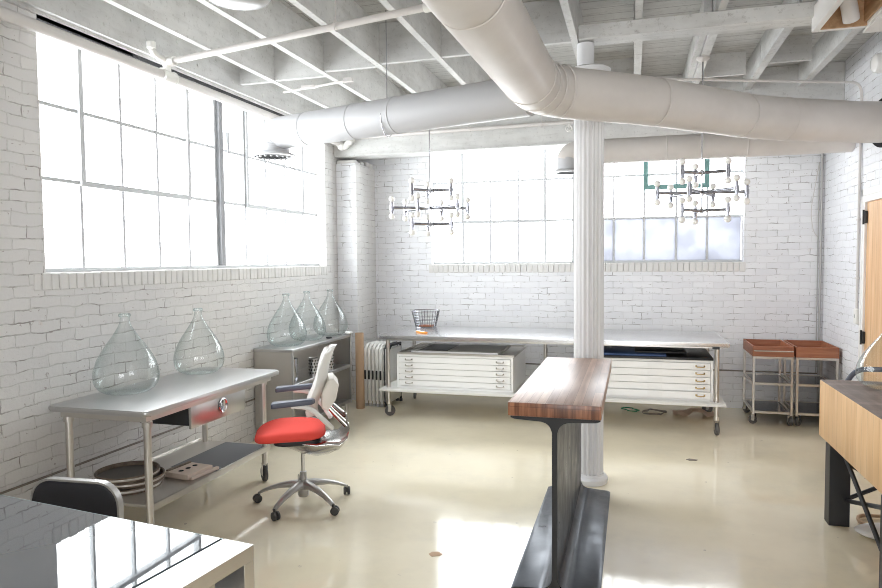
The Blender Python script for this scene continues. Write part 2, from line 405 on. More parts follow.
# ------------------------------------------------------------------ windows
XFm,YFm=XL-.11,YB+.10
def bars_x(mb,y0,y1,z0,z1,w): mb.box(XFm-.022,XFm+.012,y0-w/2,y0+w/2,z0,z1) if y1 is None else None
def steel_window_left(name,ya,yb,vert,zs,vents,thick):
    fr=MB()
    e=.022
    fr.box(XFm-.03,XFm+.02,ya,yb,LZ,LZ+e,m='frame_w'); fr.box(XFm-.03,XFm+.02,ya,yb,WT-e,WT,m='frame_w')
    fr.box(XFm-.03,XFm+.02,ya,ya+e,LZ+e,WT-e,m='frame_w'); fr.box(XFm-.03,XFm+.02,yb-e,yb,LZ+e,WT-e,m='frame_w')
    root=struct(fr,name,None)
    g=MB()
    for y,w in vert: g.box(XFm-.018,XFm+.012,y-w/2,y+w/2,LZ+e,WT-e,m='frame_w')
    for z in zs: g.box(XFm-.015,XFm+.009,ya+e,yb-e,z-.011,z+.011,m='frame_w')
    g.build('glazing_bars',None,root)
    for y0,y1,z0,z1 in vents:
        v=MB(); w=.034
        v.box(XFm-.03,XFm+.03,y0,y1,z0,z0+w); v.box(XFm-.03,XFm+.03,y0,y0+w,z0+w,z1); v.box(XFm-.03,XFm+.03,y1-w,y1,z0+w,z1)
        v.build('vent_sash','frame_w',root)
    for y,w in thick:
        v=MB(); v.box(XFm-.03,XFm+.04,y-w/2,y+w/2,LZ+e,WT-e); v.build('mullion','frame_g',root)
    p=MB(); p.box(XFm-.004,XFm-.001,ya+e,yb-e,LZ+e,WT-e); p.build('pane','pane',root)
    return root
steel_window_left('window_1',3.085,6.79,[(y,.020) for y in (3.469,3.831,4.188,4.536,4.902,5.337,5.696,6.058,6.417)],(2.106,2.548),
    [(3.46,4.55,2.085,2.955),(5.345,6.43,2.085,2.955)],[(4.95,.055)])
# handle and rod on the left window
mb=MB(); mb.box(XFm+.03,XFm+.06,5.02,5.05,2.60,2.70,.004); mb.cyl((XFm+.05,5.035,2.52),(XFm+.05,5.035,2.62),.008)
tag(mb.build('window_latch','frame_w'),'small painted latch on the left window beside its dark mullion','latch')
def steel_window_back(name,xa,xb,vert,zs,vents,zt):
    e=.022; fr=MB()
    fr.box(xa,xb,YFm-.02,YFm+.03,LZ,LZ+e); fr.box(xa,xb,YFm-.02,YFm+.03,zt-e,zt)
    fr.box(xa,xa+e,YFm-.02,YFm+.03,LZ+e,zt-e); fr.box(xb-e,xb,YFm-.02,YFm+.03,LZ+e,zt-e)
    root=struct(fr,name,'frame_w')
    g=MB()
    for x in vert: g.box(x-.010,x+.010,YFm-.012,YFm+.018,LZ+e,zt-e)
    for z in zs: g.box(xa+e,xb-e,YFm-.009,YFm+.015,z-.011,z+.011)
    g.build('glazing_bars','frame_w',root)
    for x0,x1,z0,z1,mm in vents:
        v=MB(); w=.034
        v.box(x0,x1,YFm-.03,YFm+.03,z0,z0+w); v.box(x0,x0+w,YFm-.03,YFm+.03,z0+w,z1); v.box(x1-w,x1,YFm-.03,YFm+.03,z0+w,z1)
        v.build('vent_sash',mm,root)
    return root,e
r,e=steel_window_back('window_2',-2.305,1.13,[-1.927,-1.603,-1.273,-.962,-.206,.117,.45,.764],(2.038,2.504),[(-1.945,-.945,2.02,2.94,'frame_w')],2.95)
v=MB(); w=.05; v.box(.105,.78,YFm-.055,YFm-.02,2.34,2.34+w); v.box(.105,.105+w,YFm-.055,YFm-.02,2.34+w,2.94); v.box(.78-w,.78,YFm-.055,YFm-.02,2.34+w,2.94)
tag(v.build('vent_sash','frame_green',r),'green painted opening sash')
v=MB(); v.box(-.66,-.60,YFm-.04,YFm+.04,LZ+e,2.93); v.build('mullion','frame_w',r)
p=MB(); p.box(-2.283,1.108,YFm+.004,YFm+.007,2.04,2.928); p.build('pane','pane',r)
for (a,b) in ((-2.283,-1.927),(-1.927,-1.603),(-1.603,-1.273),(-1.273,-.962),(-.962,-.63)):
    p=MB(); p.box(a+.009,b-.009,YFm+.004,YFm+.007,LZ+e,2.03); p.build('pane','pane',r)
for (a,b) in ((-.60,-.206),(-.206,.117),(.117,.45),(.45,.764),(.764,1.108)):
    p=MB(); p.box(a+.009,b-.009,YFm+.004,YFm+.007,LZ+e,2.03); tag(p.build('frosted_pane','frost',r),'hazy frosted pane')
for nm,(xa,xb) in (('window_3',(-1.1,1.4)),):
    mb=MB(); y=YF-.12
    mb.box(xa,xb,y,y+.04,.9,.93); mb.box(xa,xb,y,y+.04,2.87,2.9)
    for k in range(6): xx=xa+(xb-xa)*k/5; mb.box(xx-.012,xx+.012,y,y+.04,.93,2.87)
    for z in (1.4,1.9,2.4): mb.box(xa,xb,y,y+.03,z-.01,z+.01)
    struct(mb,nm,'frame_w')

# ------------------------------------------------------------------ door in the right wall
mb=MB()
mb.box(XR-.015,XR+.12,DY1-.045,DY1,0,DZ); mb.box(XR-.015,XR+.12,DY0,DY0+.045,0,DZ); mb.box(XR-.015,XR+.12,DY0+.045,DY1-.045,DZ-.05,DZ)
mb.box(XR-.02,XR,DY1,DY1+.035,0,DZ+.06,.004); mb.box(XR-.02,XR,DY0-.035,DY1+.035,DZ,DZ+.06,.004)
d=struct(mb,'door_1','trimwhite')
mb=MB(); mb.box(XR+.0,XR+.04,DY0+.05,DY1-.05,.01,DZ-.055,.003); mb.build('door_panel','pine',d)
for z in (.87,1.87):
    mb=MB(); mb.box(XR-.022,XR+.0,DY1-.075,DY1-.035,z,z+.10,.003); mb.cyl((XR-.025,DY1-.048,z-.01),(XR-.025,DY1-.048,z+.11),.008,8)
    tag(mb.build('hinge','black',d),'black hinge')
mb=MB(); mb.cyl((XR-.05,DY0+.13,1.0),(XR+.0,DY0+.13,1.0),.012); mb.sphere((XR-.06,DY0+.13,1.0),.028); mb.build('door_knob','brass',d)

# ------------------------------------------------------------------ ceiling timber
JX=[-2.86,-2.36,-1.87,-1.38,-.89,-.39,.03,.54,1.03,1.50]
for i,x in enumerate(JX):
    mb=MB()
    if i<=5: mb.box(x-.023,x+.023,YF,7.0,ZJ,ZC)
    else:
        mb.box(x-.023,x+.023,YF,4.80,ZG,ZC); mb.box(x-.030,x+.030,4.80,7.0,ZG-.002,ZC)
        if i in (7,): mb.box(x-.085,x-.035,4.95,7.0,ZG+.02,ZC)
    mb.box(x-.02,x+.02,7.25,YB,ZJ,ZC)
    o=struct(mb,'trim_%d'%(10+i),'joist',smooth=0)
mb=MB(); mb.box(XL,XL+.05,YF,7.0,3.03,ZC); mb.box(XL,XL+.02,YF,7.0,3.01,3.03)
for k in range(26):
    y=1.2+k*.235; mb.cyl((XL+.05,y,3.10+.10*(k%2)),(XL+.058,y,3.10+.10*(k%2)),.011,8)
struct(mb,'trim_20','joist')
# black strip standing in for the dark slot over the left window
mb=MB(); mb.box(XL-.06,XL+.001,3.09,6.74,2.985,3.012); mb.box(XL-.06,XL+.001,3.09,3.85,2.99,3.03); struct(mb,'trim_21','black')
for i,(a,b,y) in enumerate(((-3.2,-2.86,5.02),(-2.86,-2.36,5.0),(-2.36,-1.87,4.88),(-1.87,-1.38,4.82),(-1.38,-.89,4.80),(-.89,-.39,4.74))):
    mb=MB(); mb.box(a+.024,b-.024,y,y+.04,ZJ+.005,ZC); struct(mb,'trim_%d'%(22+i),'block',smooth=0)
mb=MB()
for a,b,y in ((.965,1.41,6.1),(.51,.965,6.4),(-.39,.03,6.3),(-1.87,-1.38,2.7),(-2.36,-1.87,2.75),(-1.38,-.89,2.72)): mb.box(a+.032,b-.032,y,y+.04,ZG+.005,ZC)
struct(mb,'trim_28','block',smooth=0)
mb=MB(); mb.box(-.365,1.12,4.71,4.89,3.085,ZG-.002,.004); struct(mb,'trim_29','beam')
mb=MB(); mb.box(XL,XR,7.0,7.25,2.765,ZC-.0,.006); mb.box(-3.0,-.1,6.985,7.0,2.765,2.785); struct(mb,'trim_30','beam')
# framed hatch and soffit at the upper right
mb=MB()
mb.box(1.07,1.11,4.05,4.76,3.0,3.15,.003); mb.box(1.11,1.36,4.72,4.76,3.0,3.045,.003); mb.box(1.11,1.36,4.05,4.09,3.0,3.05,.003); mb.box(1.36,1.40,4.05,4.76,3.0,3.15,.003)
struct(mb,'trim_31','trimwhite')
mb=MB(); mb.box(1.11,1.36,4.09,4.70,ZC-.05,ZC-.002); mb.box(1.11,1.36,4.70,4.718,3.0,ZC-.002); mb.box(1.342,1.358,4.09,4.70,3.02,ZC-.05); struct(mb,'trim_32','ply',smooth=0)
mb=MB(); mb.box(1.37,XR,2.4,4.82,2.985,3.0,.002); struct(mb,'trim_33','trimwhite')
t_=thing('roof_pipe','white wrinkled pipe hanging inside the framed ceiling opening above the right side','pipe',(1.20,4.45,3.02))
mb=MB(); mb.tube(rounded([(-.06,-.3,.20),(-.03,0,.14),(.03,.12,.04),(.05,.16,-.01)],.08),[.035]*9 and .045,14); mb.build('pipe_body','pipe',t_)
mb=MB(); mb.tube([(-.06+.055*math.cos(a),-.12+.0*a,.17+.055*math.sin(a)) for a in [2*PI*k/16 for k in range(16)]],.012,8,closed=True); mb.build('collar','whiteplastic',t_)

# ------------------------------------------------------------------ ducts
def seam(par,mt,p,d,r,w=.008):
    p=Vector(p); d=Vector(d).normalized(); MB().tube([p-d*w,p-d*w*.5,p+d*w*.5,p+d*w],[r,r+.004,r+.004,r],32,False).build('seam_ring',mt,par)
ZD=2.62
main=thing('air_duct','large round painted air duct bending to the right wall, with branch towards the left window','duct',(0,0,0))
path=rounded([(-.70,-1.2,ZD),(-.60,2.63,ZD),(-.56,4.12,ZD),(.10,4.63,ZD),(.87,5.43,ZD),(1.64,5.86,ZD),(1.838,5.925,ZD)],.26,8)
mb=MB(); mb.tube(path,.155,36); mb.build('duct_run','duct',main)
mb=MB()
for (p0,d0) in (((-.568,3.80,ZD),(.04,1,0)),((-.552,3.97,ZD),(.2,1,0)),((-.505,4.09,ZD),(.45,.8,0)),((-.43,4.19,ZD),(.7,.65,0)),((-.60,2.5,ZD),(.03,1,0)),((.13,4.66,ZD),(.75,.7,0)),((.74,5.29,ZD),(.7,.75,0)),((.87,5.42,ZD),(.8,.6,0)),((1.08,5.55,ZD),(.87,.5,0))): seam(main,'duct',p0,d0,.155)
mb=MB(); mb.tube([(XR-.02,5.925,ZD),(XR-.001,5.93,ZD)],.19,32); tag(mb.build('wall_collar','gap',main),'dark collar where the duct enters the wall')
br=main
mb=MB()
pth=rounded([(-.62,4.22,ZD),(-2.83,4.95,ZD+.02),(-2.84,4.955,2.38)],.21,10)
mb.tube(pth[:-1]+[Vector((-2.84,4.955,2.50))],.128,32); mb.build('duct_run','ductwhite',br)
mb=MB()
dd=(-.95,.314,0)
for f in (.45,.62,.83): seam(br,'ductwhite',(-.62-2.21*f,4.22+.73*f,ZD+.02*f),dd,.128)
for k in (12,9,6): 
    q=pth[min(k,len(pth)-2)]; q2=pth[min(k+1,len(pth)-1)]; seam(br,'ductwhite',q,q2-q,.128,.005)
mb=MB(); mb.lathe([(.128,.05),(.135,.02),(.185,.0),(.188,-.012),(.150,-.016),(.145,.0)],40,(-2.84,4.955,2.47)); mb.build('outlet_flange','ductwhite',br)
mb=MB(); mb.lathe([(.150,.0),(.0,.008)],40,(-2.84,4.955,2.462)); mb.build('outlet_mouth','gap',br)
for k in range(16):
    mb=MB(); a=2*PI*k/16; mb.sphere((-2.84+.125*math.cos(a),4.955+.125*math.sin(a),2.453),.012,8); mb.build('outlet_vane','ductwhite',br)
mb=MB(); mb.tube([(-1.70+.0,4.577+.133*math.cos(a),ZD+.133*math.sin(a)) for a in [2*PI*k/24 for k in range(24)]],.003,6,closed=True)
mb.tube([(-1.70,4.577,ZD+.13),(-1.70,4.577,ZC)],.003,6); mb.build('hanger_wire','chromed',br)
bd=thing('air_duct','round duct running along the back wall behind the fluted column','duct',(0,0,0))
mb=MB(); mb.tube(rounded([(XR-.002,6.75,2.635),(-.54,6.75,2.635),(-.61,6.75,2.60),(-.64,6.75,2.44)],.14,8)[:-1],.118,32); mb.build('duct_run','duct',bd)
for x in (.3,1.0,-.4): seam(bd,'duct',(x,6.75,2.635),(1,0,0),.118)
mb=MB(); mb.lathe([(.118,.13),(.125,.02),(.165,.0),(.165,-.012),(.12,-.012)],36,(-.61,6.75,2.455)); mb.build('outlet_flange','ductwhite',bd)
mb=MB(); mb.lathe([(.12,.0),(0,.004)],36,(-.61,6.75,2.446)); mb.build('outlet_mouth','gap',bd)

# ------------------------------------------------------------------ pipes and conduit
sp=thing('sprinkler_pipe','white sprinkler pipework running along the left window top, joists and back beam','pipe',(0,0,0))
mb=MB(); mb.tube([(-3.14,YF+.02,2.88),(-3.14,6.90,2.905)],.034,16); mb.build('pipe_run','pipe',sp)
mb=MB(); mb.tube([(-3.14,3.99,2.895),(-3.14,4.12,2.896)],.046,16); mb.cyl((-3.14,4.055,2.90),(-3.14,4.055,3.0),.028); mb.sphere((-3.14,4.055,3.0),.036)
mb.cyl((-3.14,3.99,2.895),(-3.14,4.0,2.895),.05); mb.cyl((-3.14,4.11,2.895),(-3.14,4.12,2.895),.05); mb.build('tee_fitting','whiteplastic',sp)
mb=MB(); mb.tube(rounded([(-3.14,6.89,2.905),(-3.14,6.94,2.88),(-3.08,6.94,2.86),(-3.02,6.94,2.93),(-2.98,6.92,2.93)],.03),.036,14)
for q in ((-3.12,6.93,2.87),(-3.02,6.93,2.92)): mb.sphere(q,.046)
mb.build('elbow_fitting','whiteplastic',sp)
s2=sp
mb=MB(); mb.tube([(-3.10,4.055,3.0),(-1.02,3.62,3.005)],.021,14); mb.build('pipe_run','pipe',s2)
mb=MB(); mb.tube([(-1.12,3.64,3.005),(-1.0,3.615,3.005)],.030,14); mb.cyl((-1.05,3.625,3.0),(-1.05,3.625,ZJ+.1),.012); mb.build('end_cap','whiteplastic',s2)
mb=MB(); mb.tube([(-3.14,4.055,3.0),(-3.07,4.05,3.0)],.034,14); mb.tube(rounded([(-3.14,4.055,3.0),(-3.14,3.93,3.02),(-3.14,3.90,3.05)],.03),.022,12); mb.cyl((-3.14,3.90,3.05),(-3.14,3.90,3.09),.030)
mb.build('elbow_fitting','whiteplastic',s2)
mb=MB(); mb.tube([(-1.72+.0*a,3.765+.028*math.cos(a),3.003+.03*math.sin(a)) for a in [2*PI*k/14 for k in range(14)]],.004,6,closed=True); mb.cyl((-1.72,3.765,3.03),(-1.72,3.765,ZC),.004,8); mb.build('hanger','pipe',s2)
s3=sp
mb=MB(); mb.tube([(-2.98,6.92,2.955),(-.20,6.92,2.975),(1.6,6.92,2.98)],.021,14); mb.build('pipe_run','pipe',s3)
for x in (-2.4,-1.65,-.9,.4):
    mb=MB(); mb.tube([(x,6.92+.026*math.cos(a),2.968+.028*math.sin(a)) for a in [2*PI*k/14 for k in range(14)]],.004,6,closed=True); mb.cyl((x,6.92,2.99),(x,6.92,ZC-.01),.004,8); mb.build('hanger','pipe',s3)
mb=MB(); mb.cyl((-.62,6.90,2.90),(-.62,6.92,2.95),.016); mb.lathe([(.0,0),(.032,0),(.034,.006),(0,.01)],16,(-.62,6.90,2.885)); mb.tube([(-.62+.03*math.cos(a),6.87,2.90+.03*math.sin(a)) for a in [2*PI*k/14 for k in range(14)]],.008,8,closed=True); mb.build('sprinkler_head','whiteplastic',s3)
cd=thing('electrical_conduit','slim white conduit under the right joists bending down the right brick wall','conduit',(0,0,0))
mb=MB(); mb.tube(rounded([(.10,5.80,3.06),(1.66,6.42,3.06),(XR-.015,6.48,3.06),(XR-.015,6.48,1.15)],.13,8),.011,10); mb.build('conduit_run','pipe',cd)
mb=MB(); mb.box(XR-.035,XR-.0,6.43,6.50,1.02,1.15,.006); mb.build('switch_box','whiteplastic',cd)
mb=MB(); mb.box(XR-.038,XR-.035,6.46,6.47,1.07,1.10); mb.build('switch_lever','greyplastic',cd)
for z in (2.6,1.9,1.4): MB().box(XR-.03,XR,6.455,6.505,z,z+.018,.003).build('clip','pipe',cd)
c2=thing('electrical_conduit','grey vertical conduit in the far right corner with a loose cable','conduit',(0,0,0))
mb=MB(); mb.tube([(XR-.03,YB-.02,.0),(XR-.03,YB-.02,2.70)],.011,10); mb.tube([(XR-.055,YB-.02,.41),(XR-.055,YB-.02,2.55)],.006,8); mb.build('conduit_run','alu',c2)
mb=MB(); mb.tube(rounded([(XR-.06,YB-.02,2.52),(XR-.10,YB-.02,2.25),(XR-.13,YB-.02,2.05),(XR-.10,YB-.02,1.85),(XR-.05,YB-.02,1.78)],.1),.004,6); mb.build('loose_cable','pipe',c2)
c3=thing('unistrut_rail','short white metal strut fixed under the joists near the branch duct','bracket',(-2.62,5.18,3.055))
mb=MB(); mb.tube([(-.28,.08,0),(.42,-.10,0)],.010,8); mb.build('rod','pipe',c3)
MB().box(-.06,.06,-.03,.01,-.012,.012,.003).build('plate','pipe',c3); MB().box(.36,.44,-.11,-.08,-.012,.022,.003).build('plate','pipe',c3)
# ceiling lamp bowl and small wall lamp
lp=thing('ceiling_lamp','round glass bowl ceiling lamp at the top left of the room','lamp',(-1.88,2.97,2.87))
mb=MB(); mb.lathe([(.0,.0),(.09,.004),(.15,.022),(.178,.055),(.182,.085)],48); mb.build('glass_bowl','opal',lp)
mb=MB(); mb.lathe([(.182,.080),(.190,.085),(.190,.10),(.175,.105),(.04,.14),(.02,.15),(.02,.47),(0,.47)],48); mb.build('lamp_rim','ductwhite',lp)
w=MB(); w.lathe([(.075,0),(.078,.02),(.07,.05),(.045,.07),(0,.075)],24,mx=Matrix.Translation((XR-.001,6.05,3.10))@Matrix.Rotation(-PI/2,4,'Y'))
tag(w.build('wall_lamp','bulb'),'round white globe fitting high on the right brick wall','lamp')

# ------------------------------------------------------------------ fluted column
col=thing('fluted_column','tall white fluted column standing at the end of the iron table','column',(-.30,4.86,0))
mb=MB(); n=20*6; prof=[]
def flute(k): 
    ph=(k%6)/6.; return .104 if ph<.2 else .104-.011*math.sin(PI*(ph-.2)/.8)
poly=[(flute(k)*math.cos(2*PI*k/n),flute(k)*math.sin(2*PI*k/n)) for k in range(n)]
mb.prism(poly,.07,2.84,2); mb.build('shaft','column',col,smooth=50)
mb=MB(); mb.lathe([(0,0),(.132,0),(.136,.02),(.136,.035),(.125,.05),(.112,.055),(.108,.07),(0,.07)],48); mb.build('base_ring','column',col)
mb=MB(); mb.lathe([(0,2.84),(.108,2.84),(.115,2.86),(.145,2.885),(.148,2.91),(.12,2.925),(0,2.93)],48); mb.build('capital','column',col)
mb=MB(); mb.cyl((-.02,-.06,2.925),(-.02,-.06,3.075),.058,24); mb.build('top_post','column',col)

# ------------------------------------------------------------------ I-beam table
ib=thing('iron_beam_table','narrow high table made of an upright iron beam with a walnut block top','table',(-.35,3.14,0))
H=.855; f=.21; tw=.013; R=.05; tf=.018
def fillet(cx,cy,a0,a1,r,n=7): return [(cx+r*math.cos(math.radians(a0+(a1-a0)*k/n)),cy+r*math.sin(math.radians(a0+(a1-a0)*k/n))) for k in range(n+1)]
right=[(f,0),(f,tf*.6)]+[(f-.02,tf)]+[(tw+R+.02,tf+.006)]+fillet(tw+R,tf+R+.006,270,180,R)+fillet(tw+R,H-tf-R-.006,180,90,R)+[(f-.02,H-tf),(f,H-tf*.6),(f,H)]
left=[(-x,z) for x,z in reversed(right)]
mb=MB(); mb.prism(right+left,0,1.49,1,bev=.002)
o=mb.build('iron_beam','iron',ib,smooth=30); o.data.materials.append(M['iron_cut'])
for p_ in o.data.polygons:
    if p_.normal.y<-.9: p_.material_index=1
mb=MB(); mb.box(-.22,.215,-.012,1.50,H,.92,.003,m='walnut',seg=2)
o=mb.build('wood_top',None,ib); o.data.materials.append(M['walnut_end'])
for p_ in o.data.polygons:
    if abs(p_.normal.y)>.9 : p_.material_index=1

# ------------------------------------------------------------------ casters
def caster(parent,x,y,zt,r=.05,rz=0,wm='greyrubber',fm='chrome'):
    fm_=MB(); A=Matrix.Translation((x,y,0))@Matrix.Rotation(rz,4,'Z')
    for s in (-1,1): fm_.box(-.012,.022,s*.018-.002,s*.018+.002,r*.8,2*r+.015,.001,mx=A)
    fm_.box(-.016,.026,-.02,.02,2*r+.012,2*r+.018,.001,mx=A)
    q=A@Vector((0,0,0)); fm_.cyl((q.x,q.y,2*r+.018),(q.x,q.y,zt),.012,12)
    fk=fm_.build('caster',fm,parent)
    wh=MB(); B=A@Matrix.Translation((.014,0,r))@Matrix.Rotation(PI/2,4,'X')
    wh.lathe([(0,-.013),(r*.55,-.013),(r*.62,-.008),(r*.92,-.013),(r,-.007),(r,.007),(r*.92,.013),(r*.62,.008),(r*.55,.013),(0,.013)],24,mx=B)
    wh.build('wheel',wm,fk)
    return fk

# ------------------------------------------------------------------ left stainless work table
lt=thing('steel_work_table','stainless work table with a drawer and undershelf against the left brick wall','table',(-2.80,3.64,0))
tx0,tx1,ty0,ty1,tz=-.335,.335,-.70,.70,.81
mb=MB(); mb.prism(rrect(tx0,tx1,ty0,ty1,.03),tz-.030,tz,2,bev=.012,seg=4); mb.build('tabletop','steel',lt)
mb=MB(); mb.box(tx0+.05,tx1-.05,ty0+.05,ty1-.05,tz-.07,tz-.030); mb.build('top_frame','steel_dull',lt)
LG=[(-.26,-.62),(.275,-.63),(-.26,.62),(.235,.62)]
for i,(x,y) in enumerate(LG):
    mb=MB(); mb.cyl((x,y,.135),(x,y,tz-.07),.0205,16); mb.cyl((x,y,tz-.10),(x,y,tz-.07),.028,16)
    mb.build('leg','tube',lt)
    caster(lt,x,y,.14,.058,rz=-.6+i,wm='rubber')
mb=MB(); mb.box(-.33,.245,-.60,.66,.245,.262,.003); mb.box(.245,.262,-.60,.66,.225,.266,.004,seg=2); mb.box(-.34,-.33,-.60,.66,.225,.275,.002); mb.build('undershelf','steel_dull',lt)
mb=MB(); mb.box(-.10,.241,.02,.64,.2625,.2645); tag(mb.build('shelf_mat','asphaltgrey',lt),'dark grey mat lying on the undershelf end')
dw=MB(); dw.box(-.10,.26,-.245,.30,tz-.19,tz-.075,.002); tag(dw.build('drawer_box','blackmetal',lt),'drawer body with its shade put into a black finish');  # steel drawer body coloured black for the shade under the tabletop
df=MB(); df.box(.262,.280,-.262,.318,tz-.205,tz-.052,.003,seg=2); dfo=df.build('drawer','steel',lt)
hd=MB(); A=Matrix.Translation((.282,.055,tz-.125))@Matrix.Rotation(PI/2,4,'Y')
hd.lathe([(.045,0),(.047,.005),(.040,.008),(.030,.003),(.0,.003)],32,mx=A); hd.box(.284,.300,.049,.061,tz-.165,tz-.087,.003); hd.build('recessed_handle','chrome',dfo)
# hoops and tray on undershelf
for k,(dx,dy) in enumerate(((0,0),(.01,.02),(-.005,.0))):
    mb=MB(); z0=.2625+k*.034; rr=.185-.003*k
    mb.lathe([(rr-.008,0),(rr,0),(rr,.031),(rr-.008,.031),(rr-.008,0)],48,(-2.905+dx,3.29+dy,z0))
    h=tag(mb.build('sieve_hoop','hoop'),['round bent-wood hoop at the bottom of the stack under the steel table','middle round bent-wood hoop in the stack under the steel table','round bent-wood hoop topmost in the stack under the steel table'][k],'hoop','wooden hoops stacked on the undershelf')
    mb=MB(); mb.lathe([(rr-.009,.006),(0,.006)],40,(-2.905+dx,3.29+dy,z0)); mb.build('mesh_disc','mesh_dark',h)
    mb=MB(); mb.lathe([(rr+.0005,.010),(rr+.0015,.012),(rr+.0015,.020),(rr+.0005,.022)],48,(-2.905+dx,3.29+dy,z0)); mb.build('metal_band','tube',h)
bx=thing('drilled_wood_box','small flat wooden box with round holes on the undershelf beside the hoops','box',(-2.70,3.575,.2635),-.12)
mb=MB(); mb.box(-.10,.10,-.11,.11,0,.035,.003); mb.build('box_body','paper',bx)
for x,y in ((0,-.06),(0,0),(0,.06)): MB().lathe([(.016,0),(.016,.002),(0,.002)],16,(x,y,.0345)).build('hole','gap',bx)
mb=MB(); mb.box(-.085,-.065,-.10,.10,.035,.045,.002); mb.build('slat','hoop',bx)
mb=MB(); mb.box(.103,.125,-.10,.14,0,.020,.003); mb.build('slat','paper',bx)

# ------------------------------------------------------------------ demijohns
def demijohn_prof(h,r):
    P=[(0,.012),(.30,.006),(.50,.0),(.68,.012),(.86,.06),(.97,.13),(1.0,.21),(.985,.29),(.90,.40),(.76,.51),(.58,.62),(.40,.72),(.27,.80),(.19,.86),(.155,.91),(.15,.965),(.175,.972),(.18,.995),(.15,1.0),(.135,.99)]
    # smooth with Catmull-Rom
    out=[]
    for i in range(len(P)-1):
        p0=P[max(i-1,0)];p1=P[i];p2=P[i+1];p3=P[min(i+2,len(P)-1)]
        for k in range(3):
            t=k/3; out.append(tuple(.5*((2*p1[j])+(-p0[j]+p2[j])*t+(2*p0[j]-5*p1[j]+4*p2[j]-p3[j])*t*t+(-p0[j]+3*p1[j]-3*p2[j]+p3[j])*t**3) for j in (0,1)))
    out.append(P[-1]); out[0]=(0,P[0][1])
    return [(max(a,0)*r,max(b,0)*h) for a,b in out]
def demijohn(loc,h,r,label,group=None):
    d=thing('glass_demijohn',label,'glass jar',loc,0,group)
    mb=MB(); pr=demijohn_prof(h,r); mb.lathe(pr,56); mb.build('jar_body','glass',d,smooth=80)
    mb=MB(); rr=r*.178; mb.lathe([(rr*.85,h*.962),(rr*1.06,h*.966),(rr*1.08,h*.992),(rr*.9,h*1.004),(rr*.8,h*.99)],32); mb.build('lip','glass',d,smooth=80)
    return d
demijohn((-2.965,3.37,.811),.48,.187,'large clear glass demijohn nearest the camera on the steel work table','demijohns on the work table')
demijohn((-2.97,4.09,.811),.46,.172,'clear glass demijohn at the far end of the steel work table','demijohns on the work table')
demijohn((-3.03,5.46,.831),.475,.178,'leftmost glass demijohn on the steel shelf unit','demijohns on the shelf unit')
demijohn((-3.05,5.90,.831),.475,.178,'middle glass demijohn on the steel shelf unit','demijohns on the shelf unit')
demijohn((-3.02,6.36,.831),.47,.178,'rightmost glass demijohn on the steel shelf unit','demijohns on the shelf unit')
demijohn((1.44,4.42,.831),.40,.175,'clear glass demijohn standing on the wooden block counter at right')

# ------------------------------------------------------------------ steel shelf unit
su=thing('steel_shelf_unit','low open stainless shelf unit along the left wall carrying three demijohns','shelf unit',(-3.055,5.90,0))
ux0,ux1,uy0,uy1=-.185,.195,-.66,.60
mb=MB(); mb.box(ux0,ux1+.01,uy0-.01,uy1+.01,.80,.83,.006,seg=2); mb.build('top','steel',su)
for y in (uy0,uy1-.02):
    mb=MB(); mb.box(ux0,ux1,y,y+.02,.10,.80,.002); mb.build('side_panel','steel_dull',su)
mb=MB(); mb.box(ux0,ux0+.01,uy0+.02,uy1-.02,.10,.80); mb.build('back_panel','steel_dull',su)
for z in (.498,.125):
    mb=MB(); mb.box(ux0+.01,ux1-.005,uy0+.02,uy1-.02,z,z+.012); mb.box(ux1-.015,ux1+.0,uy0+.02,uy1-.02,z-.02,z+.014,.002); mb.build('shelf','steel',su)
for y in (uy0+.01,uy1-.01): MB().box(ux1-.012,ux1+.006,y-.013,y+.013,.10,.80,.002).build('front_edge_strip','steel',su)
for x in (ux0+.04,ux1-.04):
    for y in (uy0+.05,uy1-.05):
        mb=MB(); mb.cyl((x,y,.02),(x,y,.105),.016); mb.cyl((x,y,0),(x,y,.02),.020,r2=.016); mb.build('leg','tube',su)
def utensil_cylinder(x,y,label):
    t=thing('perforated_utensil_cylinder',label,'container',(x,y,.5105),0,'perforated cylinders on the middle shelf')
    mb=MB(); mb.lathe([(0,.002),(.043,.002),(.043,.0),(.045,0),(.045,.16),(.049,.165),(.045,.168),(.041,.16),(.041,.004)],28); mb.build('steel_body','steel',t)
    mb=MB()
    for r_ in range(5):
        for k in range(10):
            a=2*PI*(k+.5*(r_%2))/10; A=Matrix.Translation((.0455*math.cos(a),.0455*math.sin(a),.026+r_*.029))@Matrix.Rotation(a,4,'Z')@Matrix.Rotation(PI/2,4,'Y')
            mb.lathe([(.0085,0),(.0085,.0008),(0,.0008)],10,mx=A)
    mb.build('holes','gap',t)
utensil_cylinder(-2.93,5.78,'perforated steel utensil cylinder at left on the middle shelf of the unit')
utensil_cylinder(-2.93,6.12,'perforated steel utensil cylinder at right on the middle shelf of the unit')
k_=thing('dark_canister','dark cylindrical canister at the left end of the middle shelf','canister',(-3.0,5.46,.5105))
mb=MB(); mb.lathe([(0,0),(.06,0),(.063,.01),(.063,.19),(0,.19)],28); mb.build('canister_body','chromed',k_)
mb=MB(); mb.lathe([(.066,.19),(.066,.205),(.02,.215),(.012,.23),(0,.232)],28); mb.build('lid','chromed',k_)
